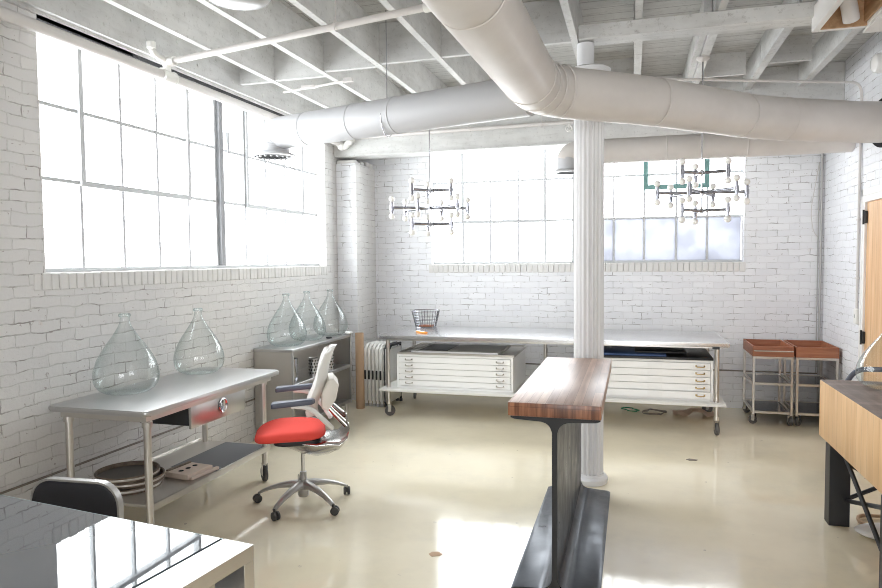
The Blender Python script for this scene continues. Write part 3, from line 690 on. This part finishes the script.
for (x,y,a,lb) in ((-2.93,5.62,.2,'small dark puck lying on the shelf unit top between two demijohns'),(-2.90,6.55,.5,'small white cloth bundle at the right end of the shelf unit top')):
    mb=MB()
    if 'puck' in lb: mb.lathe([(0,0),(.03,0),(.033,.006),(.03,.014),(0,.015)],20,(-2.905,6.08,.8305)); tag(mb.build('dark_puck','black'),'small dark puck lying on the shelf unit top between two demijohns','puck')
    else: mb.sphere((-2.868,6.475,.8475),.03,12,sq=(1.6,.9,.55)); mb.sphere((-2.868,6.44,.845),.024,12,sq=(1.2,1.,.6)); tag(mb.build('cloth_bundle','whitepaper'),lb,'cloth')

# cardboard tube
ct=thing('cardboard_tube','tall brown cardboard tube standing between shelf unit and folded chairs','tube',(-2.835,6.68,0))
mb=MB(); mb.lathe([(.046,0),(.046,.82),(.040,.82),(.040,0),(.046,0)],28); mb.build('tube_wall','cardboard',ct)
mb=MB(); mb.lathe([(.041,.79),(0,.788)],24); mb.build('end_plug','hoop',ct)

# ------------------------------------------------------------------ folded chairs
def folded_chair(x,y0,kind,label):
    t=thing('folded_chair',label,'folding chair',(x,y0,0),0,'folded chairs stored beside the long table')
    h=.675; dpt=.38; w=.040
    mb=MB(); mb.tube(rounded([(0,.02,.02),(-.0,-.0,.30),(0,.0,h-.06),(0,.06,h),(0,dpt,h-.01)],.08,6),.015,10)
    mb.tube([(0,dpt,.02),(0,dpt,h-.02)],.013,8); mb.build('frame','whiteplastic' if kind!='dark' else 'blackmetal',t)
    mb=MB(); mb.box(-.016,.016,-.012,dpt-.02,.06,h-.035,.008,seg=2); mb.build('seat_panel','whiteplastic',t)
    mb=MB(); mb.box(-.010,.010,-.022,.03,.30,.40,.004); mb.build('hinge','black',t)
    for yy in (.02,dpt):
        mb=MB(); mb.cyl((0,yy,0),(0,yy,.03),.019,10); mb.build('foot','black' if kind=='dark' else 'greyplastic',t)
    if kind=='dark':
        mb=MB()
        pts=[(.0,-.012-.004*math.sin(z*60),z) for z in [.05+k*.03 for k in range(21)]]; mb.tube(pts,.009,8); mb.build('edge_webbing','black',t)
    return t
lab=['against the cardboard tube, leftmost of the row','second from the cardboard tube','third from the cardboard tube','fourth from the cardboard tube','fifth from the cardboard tube']
for i in range(5): folded_chair(-2.818+i*.047,6.80-.006*i,'light','white folded chair stored upright, '+lab[i])
folded_chair(-2.580,6.77,'dark','folded white chair with black webbing, left one of the two dark-edged')
folded_chair(-2.532,6.76,'dark','folded white chair with black webbing, nearest the long table leg')

# ------------------------------------------------------------------ long back table
bt=thing('long_steel_table','long stainless topped table on casters in front of the back brick wall','table',(-.82,6.82,0))
mb=MB(); mb.prism(rrect(-1.66,1.645,-.50,.52,.015),.803,.843,2,bev=.006,seg=3); mb.build('tabletop','steel_x',bt)
mb=MB(); mb.box(-1.60,1.60,-.42,.46,.785,.803); mb.build('top_frame','steel_dull',bt)
for i,(x,y) in enumerate([(-1.59,-.40),(1.55,-.40),(-1.59,.46),(1.55,.46),(-.09,.46)]):
    mb=MB(); mb.cyl((x,y,.14),(x,y,.79),.021,16); mb.cyl((x,y,.13),(x,y,.16),.027,16); mb.build('leg','tube',bt)
    caster(bt,x,y,.14,.055,rz=[.5,-1.4,2.,.4,1.][i],wm='greyrubber')
mb=MB(); mb.prism([(-1.66,-.50),(1.62,-.50),(1.62,.47),(-1.66,.47)],.272,.297,2,bev=.003)
mb.build('lower_shelf','whiteplastic',bt)
mb=MB(); mb.box(1.50,1.56,-.508,-.490,.787,.81,.003); tag(mb.build('clamp','black',bt),'small black clamp under the right edge')
def drawer_handle(parent,x,y,z,m='tube'):
    mb=MB(); mb.tube(rounded([(x-.035,y,z),(x-.030,y-.022,z-.006),(x+.030,y-.022,z-.006),(x+.035,y,z)],.01,3),.0058,8)
    mb.box(x-.042,x-.028,y-.003,y,z-.010,z+.008); mb.box(x+.028,x+.042,y-.003,y,z-.010,z+.008)
    mb.build('handle',m,parent)
def flat_file(name,label,x0,x1,zt,handles,hm,holder=None,open_last=False):
    t=thing(name,label,'cabinet',((x0+x1)/2,6.80,.2985)); w=(x1-x0)/2; h=zt-.2985; y0=-.38;y1=.40
    mb=MB(); s=.022
    mb.box(-w,-w+s,y0,y1,0,h,.002); mb.box(w-s,w,y0,y1,0,h,.002); mb.box(-w+s,w-s,y0,y1,0,s); mb.box(-w+s,w-s,y0,y1,h-s,h,.002); mb.box(-w+s,w-s,y1-.01,y1,s,h-s); mb.box(-w+s,w-s,y0+.03,y0+.035,s,h-s)
    mb.build('cabinet_body','cabinet',t)
    n=5; a=s+.002; b=h-s-.002; dh=(b-a)/n
    for k in range(n):
        off=-.006 if not(open_last and k==0) else -.03
        mb=MB(); mb.box(-w+s+.003,w-s-.003,y0+off,y0+off+.02,a+k*dh+.0025,a+(k+1)*dh-.0025,.0015)
        if open_last and k==0: mb.box(-w+s+.01,w-s-.01,y0+off+.02,y0+.2,a+k*dh+.006,a+(k+1)*dh-.015)
        d=mb.build('drawer','drawerw',t)
        for hx in handles: drawer_handle(d,hx,y0+off,a+(k+.55)*dh,hm)
        if holder is not None:
            mb=MB(); zc=a+(k+.5)*dh; mb.box(holder-.065,holder+.065,y0+off-.003,y0+off,zc-.018,zc+.018); mb.box(holder-.058,holder+.058,y0+off-.004,y0+off-.001,zc-.012,zc+.012); mb.build('label_holder','cabinet',d)
    return t
flat_file('flat_file_cabinet','low white five-drawer flat file cabinet under the left half of the long table',-2.315,-1.115,.645,(-.47,.47),'tube')
flat_file('flat_file_cabinet','low white five-drawer flat file with label holders behind the fluted column',-.46,.70,.672,(-.47,.47),'brass',.08,True)
# on top of the left file: tray and framed board
ty=thing('metal_tray','wide shallow metal tray lying on top of the left flat file','tray',(-1.70,6.80,.6455))
mb=MB(); mb.box(-.585,.585,-.375,.385,0,.006); mb.box(-.60,.60,-.39,-.375,0,.020,.002); mb.box(-.60,.60,.385,.40,0,.020,.002); mb.box(-.60,-.585,-.375,.385,0,.020); mb.box(.585,.60,-.375,.385,0,.020); mb.build('tray_body','steel_dull',ty)
fb=thing('framed_panel','white edged framed panel with dark picture lying in the tray','frame',(-1.72,6.78,.6525))
mb=MB(); mb.box(-.45,.45,-.33,-.31,0,.025,.002); mb.box(-.45,.45,.31,.33,0,.025,.002); mb.box(-.45,-.43,-.31,.31,0,.025); mb.box(.43,.45,-.31,.31,0,.025); mb.build('frame_edge','whitepaper',fb)
mb=MB(); mb.box(-.43,.43,-.31,.31,.004,.016); mb.build('picture','whitepaper',fb)
mb=MB(); mb.box(-.40,-.10,-.22,.28,.0165,.0185); mb.build('dark_print','black',fb)
# on the right file: black portfolios
for k,(x0,x1,y0,y1,z,h,mm,lb) in enumerate(((-.48,.70,-.40,.36,0,.022,'black','wide flat black portfolio case at the bottom of the pile on the right flat file'),
        (-.30,.30,-.38,.30,.0225,.018,'blue','dark blue folder resting on the black portfolio case'),(.02,.48,-.30,.30,.042,.016,'black','smaller black folder topmost of the pile on the right flat file'))):
    t=thing('portfolio_case',lb,'folder',(.0,6.80,.6725+z),0,'portfolios on the right flat file')
    mb=MB(); mb.box(x0,x1,y0,y1,0,h,.004,seg=2); mb.build('cover',mm,t)
    if k!=1: mb=MB(); xm=(x0+x1)/2+.1; mb.tube(rounded([(xm-.06,y0+.0,h*.5),(xm-.05,y0-.022,h*.5),(xm+.05,y0-.022,h*.5),(xm+.06,y0+.0,h*.5)],.012),.004,8); mb.build('handle','black',t)
# things on the long table
wb=thing('wire_basket','square wire basket on the left end of the long steel table','basket',(-2.235,7.18,.8435),.15)
mb=MB(); 
def ring(z,r): return [Vector((sx*r,sy*r,z)) for sx,sy in ((-1,-1),(1,-1),(1,1),(-1,1))]
for k in range(7):
    z=.004+k*.031; r_=.105+.040*k/6
    pts=[]; 
    for sx,sy in ((-1,-1),(1,-1),(1,1),(-1,1)): pts.append((sx*r_,sy*r_*.8,z))
    P=[]
    for i in range(4):
        a=Vector(pts[i]);b=Vector(pts[(i+1)%4]); P+= [a.lerp(b,.1),a.lerp(b,.5),a.lerp(b,.9)]
    mb.tube(P,.0035 if k in(0,6) else .0022,6,closed=True)
for sx,sy in ((0,-1),(0,1),(1,0),(-1,0)):
    for u in [-.9+.225*i for i in range(9)]:
        r0,r1=.105,.145
        a=(sx*r0 if sx else u*r0, (sy*r0 if sy else u*r0)*.8,.004); b=(sx*r1 if sx else u*r1,(sy*r1 if sy else u*r1)*.8,.19)
        mb.tube([a,b],.0020,6)
for u in [-.9+.225*i for i in range(9)]: mb.tube([(u*.115,-.092,.004),(u*.115,.092,.004)],.002,6)
mb.build('wire_body','chromed',wb)
mb=MB(); mb.box(-.07,.08,-.05,.05,.007,.028,.004); tag(mb.build('leather_pouch','traywood',None,loc=(-2.235,7.18,.8435)),'small brown leather pouch lying inside the wire basket','pouch')
oc=thing('utility_knife','small orange and white cutter lying on the long steel table','tool',(-2.10,6.60,.8435),-.75)
mb=MB(); mb.box(-.10,.09,-.018,.018,0,.018,.006,seg=2); mb.build('handle','orangeitem',oc)
mb=MB(); mb.box(-.14,-.10,-.012,.012,.006,.010); mb.box(-.09,.06,-.022,.0,.0175,.020); mb.build('blade','whitepaper',oc)
# clutter under the right end
mb=MB()
pts=[(random.uniform(-.02,.02)) for _ in range(40)]
b=mb.b; g=[[b.verts.new((.40+i*.045,7.02+j*.06+.03*math.sin(i*1.7+j),.012+.02*abs(math.sin(i*1.3+j*2.1))+.012*random.random()+(.03 if 3<i<7 else 0))) for j in range(5)] for i in range(10)]
for i in range(9):
    for j in range(4): b.faces.new([g[i][j],g[i+1][j],g[i+1][j+1],g[i][j+1]])
bmesh.ops.solidify(b,geom=b.faces[:],thickness=.003)
tag(mb.build('crumpled_kraft_paper','paper'),'crumpled brown paper on the floor under the right end of the long table','paper')
mb=MB(); mb.tube([(-.02+.08*math.cos(a)+.015*math.sin(5*a),7.20+.07*math.sin(a),.012+.02*math.sin(a*.5)**2) for a in [k*.3 for k in range(46)]],.006,6)
tag(mb.build('green_cord','green'),'coil of green cord on the floor beneath the right flat file','cord')
mb=MB(); mb.tube([(.22+.11*math.cos(a)+.02*math.sin(3*a),7.16+.10*math.sin(a)+.02*math.cos(4*a),.010+.012*math.sin(a*.7)**2) for a in [k*.25 for k in range(60)]],.005,6)
tag(mb.build('electric_cable','cable'),'loose tangle of brown cable on the floor beside the crumpled paper','cable')

# ------------------------------------------------------------------ tray carts
def cart(x0,x1,y0,y1,bar,label):
    t=thing('tray_cart',label,'cart',((x0+x1)/2,(y0+y1)/2,0),0,'wood tray carts by the back wall'); w=(x1-x0)/2; d=(y1-y0)/2; s=.0105
    zt=.655
    for sx in (-1,1):
        for sy in (-1,1):
            mb=MB(); X=sx*(w-s-.002);Y=sy*(d-s-.002); mb.box(X-s,X+s,Y-s,Y+s,.10,zt,.0015); mb.build('leg','tube',t)
            caster(t,X*.93,Y*.93,.10,.042,rz=random.uniform(0,6),wm='greyrubber')
    for z in (.645,.395,.122):
        mb=MB()
        for sy in (-1,1): Y=sy*(d-s-.002); mb.box(-w+2*s,w-2*s,Y-s,Y+s,z-s,z+s)
        for sx in (-1,1): X=sx*(w-s-.002); mb.box(X-s,X+s,-d+2*s,d-2*s,z-s,z+s)
        mb.build('frame_rail','tube',t)
    for z in (.395,.122):
        mb=MB(); mb.box(-w+2*s+.001,w-2*s-.001,-d+2*s+.001,d-2*s-.001,z-.002,z+.004); mb.build('shelf','darkshelf',t)
    mb=MB(); z0=.6560; z1=.755
    mb.box(-w,w,-d,-d+.014,z0,z1,.001); mb.box(-w,w,d-.014,d,z0,z1,.001); mb.box(-w,-w+.014,-d+.014,d-.014,z0,z1,.001); mb.box(w-.014,w,-d+.014,d-.014,z0,z1,.001); mb.box(-w+.014,w-.014,-d+.014,d-.014,z0,z0+.008)
    tr=mb.build('wood_tray','traywood',t)
    if bar:
        mb=MB(); mb.tube(rounded([(-w+.015,-d,z0+.055),(-w+.015,-d-.022,z0+.055),(w-.01,-d-.022,z0+.055),(w-.01,-d,z0+.055)],.01),.006,10); mb.build('pull_bar','tube',tr)
    return t
cart(1.10,1.455,6.90,7.47,True,'rolling metal cart with wooden tray top and pull bar, left of the pair')
cart(1.475,1.832,6.90,7.47,False,'rolling metal cart with wooden tray top beside the right wall')

# ------------------------------------------------------------------ block counter
bc=thing('butcher_block_counter','thick pale wood block counter on black iron legs at the right edge','counter',(1.13,3.0,0))
mb=MB(); mb.box(0,.62,-.2,1.655,.478,.83,.006,m='maple',seg=2); o=mb.build('wood_block',None,bc); o.data.materials.append(M['counter_top'])
for p_ in o.data.polygons:
    if p_.normal.z>.9: p_.material_index=1
for (x,y) in ((-.012,1.44),(-.012,.50),(.50,1.44),(.50,.50)):
    mb=MB(); fl=.05
    mb.box(x+.01,x+.12,y-fl,y-fl+.012,0,.477,.002); mb.box(x+.01,x+.12,y+fl-.012,y+fl,0,.477,.002); mb.box(x+.01,x+.022,y-fl+.012,y+fl-.012,0,.477)
    mb.build('leg','blackmetal',bc)
mb=MB(); mb.tube([(.065,1.38,.45),(.065,.56,.06)],.0125,10); mb.tube([(.092,1.38,.16),(.092,.56,.40)],.0125,10); mb.build('side_brace','blackmetal',bc)
mb=MB(); mb.tube([(.11,1.43,.16),(.49,1.43,.36)],.0125,10); mb.tube([(.11,1.457,.36),(.49,1.457,.16)],.0125,10); mb.build('end_brace','blackmetal',bc)
mb=MB(); mb.box(.11,.49,1.475,1.488,.36,.476,.002); mb.build('stretcher','blackmetal',bc)
fm=thing('white_floor_sack','flat white plastic sack on the floor under the wood counter','bag',(1.48,4.27,0))
mb=MB(); mb.sphere((0,0,.03),.2,24,sq=(1.25,.75,.15)); mb.build('sack_body','whitepaper',fm)
mb=MB(); mb.tube([(-.14+.17*math.cos(a),-.30+.11*math.sin(a)+.015*math.sin(3*a),.010+.01*math.sin(a*.6)**2) for a in [k*.25 for k in range(70)]],.008,6)
tag(mb.build('brown_hose','cardboard',None,loc=(1.62,4.78,0)),'coil of brown hose on the floor under the wood counter','hose')

# curved dark chair rail behind the counter
cr=thing('curved_rail_chair','dark curved rail of a low chair showing behind the wood counter','chair',(1.57,5.14,0))
mb=MB(); mb.tube(rounded([(-.20,-.06,.45),(-.19,-.06,.72),(-.12,-.06,.838),(.10,-.06,.84),(.19,-.06,.82),(.20,-.06,.45)],.12,8),.017,12); mb.build('back_rail','armpad',cr)
mb=MB(); mb.box(-.20,.20,-.06,.30,.42,.46,.012,seg=2); mb.build('seat','blackleather',cr)
for x in (-.18,.18):
    for y in (-.04,.28): mb=MB(); mb.cyl((x,y,0),(x,y,.42),.013,10); mb.build('leg','blackmetal',cr)

# ------------------------------------------------------------------ glass desk, front left
ang=math.radians(-7.3)
gt=thing('glass_top_desk','metal framed desk with a glossy glass top at the lower left','desk',(-1.092,1.742,0),ang)
W=.115; L=1.55; D=.86; zt=.75; th=.045
for x in (-W,-L):
    mb=MB()
    mb.box(x,x+W,-D,0,zt-th,zt,.0015); mb.box(x,x+W,-th,0,th,zt-th,.0015); mb.box(x,x+W,-D,-D+th,th,zt-th,.0015); mb.box(x,x+W,-D,0,0,th,.0015)
    mb.build('end_frame','tube',gt)
mb=MB(); mb.box(-W-.009,-W-.001,-D,-.001,zt-.012,zt-.006); mb.build('gap_strip','gap',gt)  # black strip, standing in for the shade of an open gap
mb=MB(); mb.box(-L+W+.003,-W-.0095,-D+.002,-.002,zt-.012,zt,.001); mb.build('glass_top','tableglass',gt)
mb=MB(); mb.box(-L+W+.003,-W-.003,-.002,.0,zt-.0115,zt-.0005); mb.build('glass_edge','glassedge',gt)
mb=MB(); mb.box(-L+W,-W,-.05,-.01,zt-.05,zt-.0125,.002); mb.box(-L+W,-W,-D+.01,-D+.05,zt-.05,zt-.0125,.002); mb.build('side_rail','tube',gt)
dp=thing('drawer_pedestal','dark grey drawer pedestal under the right end of the glass desk','drawer unit',(-1.40,1.45,0),ang)
mb=MB(); mb.box(-.17,.17,-.24,.20,.03,.60,.004); mb.build('pedestal_body','asphaltgrey',dp)
for k in range(3):
    mb=MB(); mb.box(.17,.182,-.235,.195,.04+.187*k,.218+.187*k,.002); d_=mb.build('drawer','alu',dp)
    mb=MB(); mb.cyl((.183,-.02,.15+.187*k),(.20,-.02,.15+.187*k),.014,14); mb.build('knob','chromed',d_)
mb=MB(); 
for x in (-.14,.14):
    for y in (-.2,.16): mb.cyl((x,y,0),(x,y,.03),.02,12)
mb.build('feet','black',dp)

# black chair behind the desk
bk=thing('black_metal_chair','black padded chair with a brushed metal rim pushed in behind the glass desk','chair',(-2.262,2.385,0),math.radians(4))
def backplate(w,h,th_,r,y,z0): return rrect(-w,w,z0,z0+h,r)
A=Matrix.Rotation(math.radians(0),4,'X')
o_=rrect(-.215,.215,.41,.692,.10,8); i_=rrect(-.206,.206,.419,.683,.092,8)
mb=MB()
n=len(o_); V=[]
for y in (-.155,-.125):
    V.append(([mb.b.verts.new((a,y,c)) for a,c in o_],[mb.b.verts.new((a,y,c)) for a,c in i_]))
for i in range(n):
    j=(i+1)%n
    mb.b.faces.new([V[0][0][i],V[0][0][j],V[1][0][j],V[1][0][i]]); mb.b.faces.new([V[0][1][i],V[0][1][j],V[1][1][j],V[1][1][i]])
    for k in (0,1): mb.b.faces.new([V[k][0][i],V[k][0][j],V[k][1][j],V[k][1][i]])
mb.build('back_rim','alu',bk)
mb=MB(); mb.prism([(a*.998,c) for a,c in i_],-.158,-.128,1,bev=.008,seg=3); mb.build('back_pad','blackleather',bk)
mb=MB(); mb.prism(rrect(-.21,.21,-.44,-.10,.05),.40,.445,2,bev=.012,seg=3,mx=Matrix.Identity(4)); mb.build('seat_pad','blackleather',bk)
for x in (-.18,.18):
    for y in (-.40,-.13): mb=MB(); mb.tube([(x,y,.40),(x*1.1,y,0)],.012,10); mb.build('leg','alu',bk)
mb=MB(); 
for x in (-.19,.19): mb.tube([(x,-.14,.40),(x,-.14,.48)],.010,8)
mb.build('back_bracket','alu',bk)

# ------------------------------------------------------------------ task chair (local: -X is forward)
tc=thing('task_chair','office task chair with a red seat, white back and grey armrests','chair',(-2.085,3.935,0),.47)
mb=MB(); mb.lathe([(0,.05),(.03,.05),(.036,.06),(.036,.12),(.03,.135),(.022,.14),(.022,.16)],24); mb.cyl((0,0,.135),(0,0,.215),.022,20); mb.build('gas_lift','alu',tc)
mb=MB(); mb.cyl((0,0,.215),(0,0,.40),.0125,16); mb.cyl((-.03,-.02,.20),(-.03,-.02,.16),.006,8); mb.build('lift_rod','chrome',tc)
for k in range(5):
    a=math.radians(190+72*k)-.47; ca,sa=math.cos(a),math.sin(a)
    sec=[(0.02,.128,.036,.032),(.08,.130,.031,.024),(.16,.118,.026,.018),(.23,.098,.022,.014),(.28,.076,.019,.012),(.305,.062,.016,.010)]
    mb=MB(); prev=None; rings=[]
    for (r_,z,hw,hh) in sec:
        ring_=[]
        for q in range(12):
            b_=2*PI*q/12; off=hw*math.cos(b_); ring_.append(mb.b.verts.new((r_*ca-off*sa,r_*sa+off*ca,z+hh*math.sin(b_))))
        rings.append(ring_)
    for A_,B_ in zip(rings,rings[1:]):
        for q in range(12): mb.b.faces.new([A_[q],A_[(q+1)%12],B_[(q+1)%12],B_[q]])
    mb.b.faces.new(rings[0]); mb.b.faces.new(rings[-1])
    arm=mb.build('base_arm','alu',tc,smooth=60)
    mb=MB(); px,py=.305*ca,.305*sa; mb.cyl((px,py,.045),(px,py,.068),.008,8)
    B=Matrix.Translation((px,py,0))@Matrix.Rotation(a+.5*(k%2)+.7,4,'Z')
    for s in (-1,1): mb.lathe([(0,-.010),(.020,-.010),(.027,-.006),(.027,.006),(.020,.010),(0,.010)],20,mx=B@Matrix.Translation((.012,s*.013,.027))@Matrix.Rotation(PI/2,4,'X'))
    mb.box(-.004,.014,-.004,.004,.02,.05,mx=B); mb.build('caster','rubber',tc)
# seat
mb=MB(); S=rrect(-.30,.15,-.24,.24,.17,12); nS=len(S); cxs=-.075
lv=[(.452,.60),(.455,.80),(.462,.92),(.474,.985),(.488,1.0),(.502,.985),(.514,.94),(.521,.86),(.525,.70),(.526,.45),(.526,.2)]
rg=[]
for z_,k_ in lv:
    rg.append([mb.b.verts.new((cxs+(x_-cxs)*k_,y_*k_,z_-.022*max(0,(-x_-.12)/.18)**2*k_+.014*(abs(y_*k_)/.24)**2)) for x_,y_ in S])
for A_,B_ in zip(rg,rg[1:]):
    for q in range(nS): mb.b.faces.new([A_[q],A_[(q+1)%nS],B_[(q+1)%nS],B_[q]])
mb.b.faces.new(rg[0]); mb.b.faces.new(rg[-1])
mb.build('seat','redfabric',tc,smooth=80)
mb=MB(); mb.prism(rrect(-.18,.12,-.15,.15,.06),.425,.456,2,bev=.008,seg=2); mb.build('seat_pan','black',tc)
# mechanism shell: boat-shaped chrome pan sweeping up to the rear
mb=MB(); rings=[]
for (u,zc,hw,hh) in ((-.17,.430,.05,.010),(-.10,.412,.11,.026),(0,.385,.15,.045),(.09,.372,.17,.052),(.17,.380,.18,.052),(.235,.410,.185,.046),(.285,.460,.185,.038),(.300,.515,.18,.028),(.285,.560,.17,.018)):
    ring_=[]
    for q in range(20):
        b_=2*PI*q/20; ring_.append(mb.b.verts.new((u+.0*math.sin(b_),hw*math.cos(b_),zc+hh*math.sin(b_)-.0+ .05*(abs(math.cos(b_))**2)*(1 if u<.2 else .2))))
    rings.append(ring_)
for A_,B_ in zip(rings,rings[1:]):
    for q in range(20): mb.b.faces.new([A_[q],A_[(q+1)%20],B_[(q+1)%20],B_[q]])
mb.b.faces.new(rings[0]); mb.b.faces.new(rings[-1]); mb.build('tilt_mechanism','polished',tc,smooth=80)
# two chrome struts from mechanism to the back
for s in (-1,1):
    mb=MB(); mb.tube(rounded([(.285,s*.14,.54),(.225,s*.12,.60),(.15,s*.10,.68)],.05,5),[.020,.019,.018,.017,.017,.016,.016,.015],12); mb.build('back_strut','polished',tc)
# back shell
prof=[(.075,.600),(.068,.640),(.080,.690),(.110,.750),(.132,.810),(.148,.870),(.160,.930),(.178,.985),(.198,1.030),(.212,1.048)]
mb=MB(); nn=14; F=[];B_=[]
for i,(u,z) in enumerate(prof):
    t_=i/(len(prof)-1); hw=.170-.03*t_**2 - .05*(1-t_)**4 - (.05 if i==len(prof)-1 else 0)
    th_=.022+.012*(1-t_)
    fr=[];bk_=[]
    for q in range(nn+1):
        s=-1+2*q/nn; cur=-.045*s*s
        fr.append(mb.b.verts.new((u+cur,s*hw,z-.02*abs(s)**3*t_))); bk_.append(mb.b.verts.new((u+cur+th_*(1-.5*s*s),s*hw,z-.02*abs(s)**3*t_)))
    F.append(fr);B_.append(bk_)
for i in range(len(prof)-1):
    for q in range(nn):
        mb.b.faces.new([F[i][q],F[i][q+1],F[i+1][q+1],F[i+1][q]]); mb.b.faces.new([B_[i][q],B_[i+1][q],B_[i+1][q+1],B_[i][q+1]])
    mb.b.faces.new([F[i][0],F[i+1][0],B_[i+1][0],B_[i][0]]); mb.b.faces.new([F[i][nn],B_[i][nn],B_[i+1][nn],F[i+1][nn]])
for q in range(nn):
    mb.b.faces.new([F[0][q],B_[0][q],B_[0][q+1],F[0][q+1]]); mb.b.faces.new([F[-1][q],F[-1][q+1],B_[-1][q+1],B_[-1][q]])
mb.build('backrest','whiteplastic',tc,smooth=60)
mb=MB(); mb.prism([(.125,.655),(.165,.635),(.218,.705),(.238,.80),(.205,.845),(.175,.84),(.130,.75)],-.13,.13,1,bev=.010,seg=3); mb.build('lumbar_shell','cream_shell',tc)
for s in (-1,1):
    y=s*.262
    mb=MB(); mb.tube(rounded([(.19,s*.15,.53),(.14,s*.235,.60),(.05,y,.697),(-.06,y,.707)],.07,6),[.020]*4+[.017]*10+[.014]*2 if False else .016,12); mb.build('arm_support','whiteplastic',tc)
    mb=MB(); mb.prism([(-.17,-.030),(-.155,-.040),(.08,-.028),(.095,0),(.08,.028),(-.155,.040),(-.17,.030)],.712,.746,2,bev=.010,seg=3,mx=Matrix.Translation((-.01,y,0)))
    for v_ in mb.b.verts: v_.co.z+= .012*(-(v_.co.x+.04)/.13)**2*(-1 if v_.co.x<-.04 else .3)
    mb.build('arm_pad','armpad',tc)

# ------------------------------------------------------------------ chandeliers
def chandelier(x,y,zc,ztop,label,b3,b6):
    t=thing('sputnik_chandelier',label,'chandelier',(x,y,0),0,'chrome candle-arm chandeliers')
    mb=MB(); mb.cyl((0,0,zc-.16),(0,0,ztop),.006,10); mb.cyl((0,0,zc-.165),(0,0,zc-.12),.016,14,r2=.008); mb.cyl((0,0,zc-.03),(0,0,zc+.03),.018,16); mb.cyl((0,0,zc+.13),(0,0,zc+.18),.016,14); mb.build('stem','chrome',t)
    mb=MB(); mb.lathe([(0,0),(.05,0),(.052,-.012),(.03,-.03),(.008,-.035)],24,(0,0,ztop)); mb.build('canopy','pipe',t)
    for (z,n,R_) in ((zc+.155,3,.20),(zc,6,.345),(zc-.145,3,.20)):
        for k in range(n):
            a=math.radians(b3 if n==3 else b6)+2*PI*k/n
            mb=MB(); c,s=math.cos(a),math.sin(a)
            mb.tube([(0,0,z),(c*R_,s*R_,z)],.012,12)
            mb.cyl((c*R_,s*R_,z-.05),(c*R_,s*R_,z+.05),.0155,14); mb.cyl((c*R_,s*R_,z-.018),(c*R_,s*R_,z+.018),.020,14)
            arm=mb.build('arm','chromed',t)
            for q in (-1,1):
                mb=MB(); mb.sphere((c*R_,s*R_,z+q*.076),.027,14); mb.cyl((c*R_,s*R_,z+q*.048),(c*R_,s*R_,z+q*.06),.010,10); mb.build('bulb','bulb',arm)
    return t
chandelier(-1.74,5.75,2.062,ZJ,'chrome multi-arm chandelier hanging left, nearer the pilaster corner',-6,29)
chandelier(.525,5.75,2.118,ZG-.002,'chrome multi-arm chandelier hanging right, beyond the fluted column',-21,10)

# ------------------------------------------------------------------ paint chips on the floor
def chip(x,y,pts,label,m='hoop'):
    mb=MB(); mb.prism([(x+a,y+b_) for a,b_ in pts],.0005,.0025,2); tag(mb.build('floor_chip',m,smooth=0),label,'debris')
chip(-1.026,3.42,[(-.035,-.01),(-.01,-.035),(.03,-.015),(.04,.008),(.01,.03),(-.025,.02)],'small dark brown chip lying in the middle of the cream floor','cardboard')
chip(.458,5.565,[(-.045,0),(-.02,-.025),(.03,-.015),(.045,.01),(.015,.022),(-.02,.03)],'small grey worn chip on the floor right of the fluted column','cable')

# ------------------------------------------------------------------ light
world=bpy.data.worlds.new('world'); scene.world=world; world.use_nodes=True
bg=world.node_tree.nodes['Background']; bg.inputs[0].default_value=(.955,.975,1.0,1); bg.inputs[1].default_value=9.0
def portal(name,loc,rot,sx,sy):
    l=bpy.data.lights.new(name,'AREA'); l.shape='RECTANGLE'; l.size=sx; l.size_y=sy; l.cycles.is_portal=True
    o=bpy.data.objects.new(name,l); C.objects.link(o); o.location=loc; o.rotation_euler=rot
portal('daylight_window_left',(XL-.2,4.93,2.27),(0,-PI/2,0),1.45,3.7)
portal('daylight_window_back',(-.59,YB+.2,2.25),(-PI/2,0,0),3.4,1.42)
portal('daylight_window_front',(.15,YF-.2,1.9),(PI/2,0,0),2.5,2.0)

# ------------------------------------------------------------------ camera
f_=670.;pitch=.051;yaw=.279;roll=-.0095
cy,sy,cp,spn=math.cos(yaw),math.sin(yaw),math.cos(pitch),math.sin(pitch)
Fw=Vector((-sy*cp,cy*cp,-spn)); R0=Vector((cy,sy,0)); U0=R0.cross(Fw)
Rv=math.cos(roll)*R0+math.sin(roll)*U0; Uv=-math.sin(roll)*R0+math.cos(roll)*U0
cam=bpy.data.cameras.new('camera'); co=bpy.data.objects.new('camera',cam); C.objects.link(co)
mm=Matrix((Rv,Uv,-Fw)).transposed().to_4x4(); mm.translation=Vector((0,0,1.6)); co.matrix_world=mm
cam.sensor_width=36; cam.lens=f_/882*36; cam.clip_start=.05; scene.camera=co
scene.view_settings.view_transform='Standard'; scene.view_settings.look='None'; scene.view_settings.exposure=0.5; scene.view_settings.gamma=1.
scene.view_settings.use_curve_mapping=False
scene.cycles.max_bounces=14; scene.cycles.diffuse_bounces=8; scene.cycles.transparent_max_bounces=24
scene.cycles.use_denoising=True; scene.cycles.filter_width=1.0
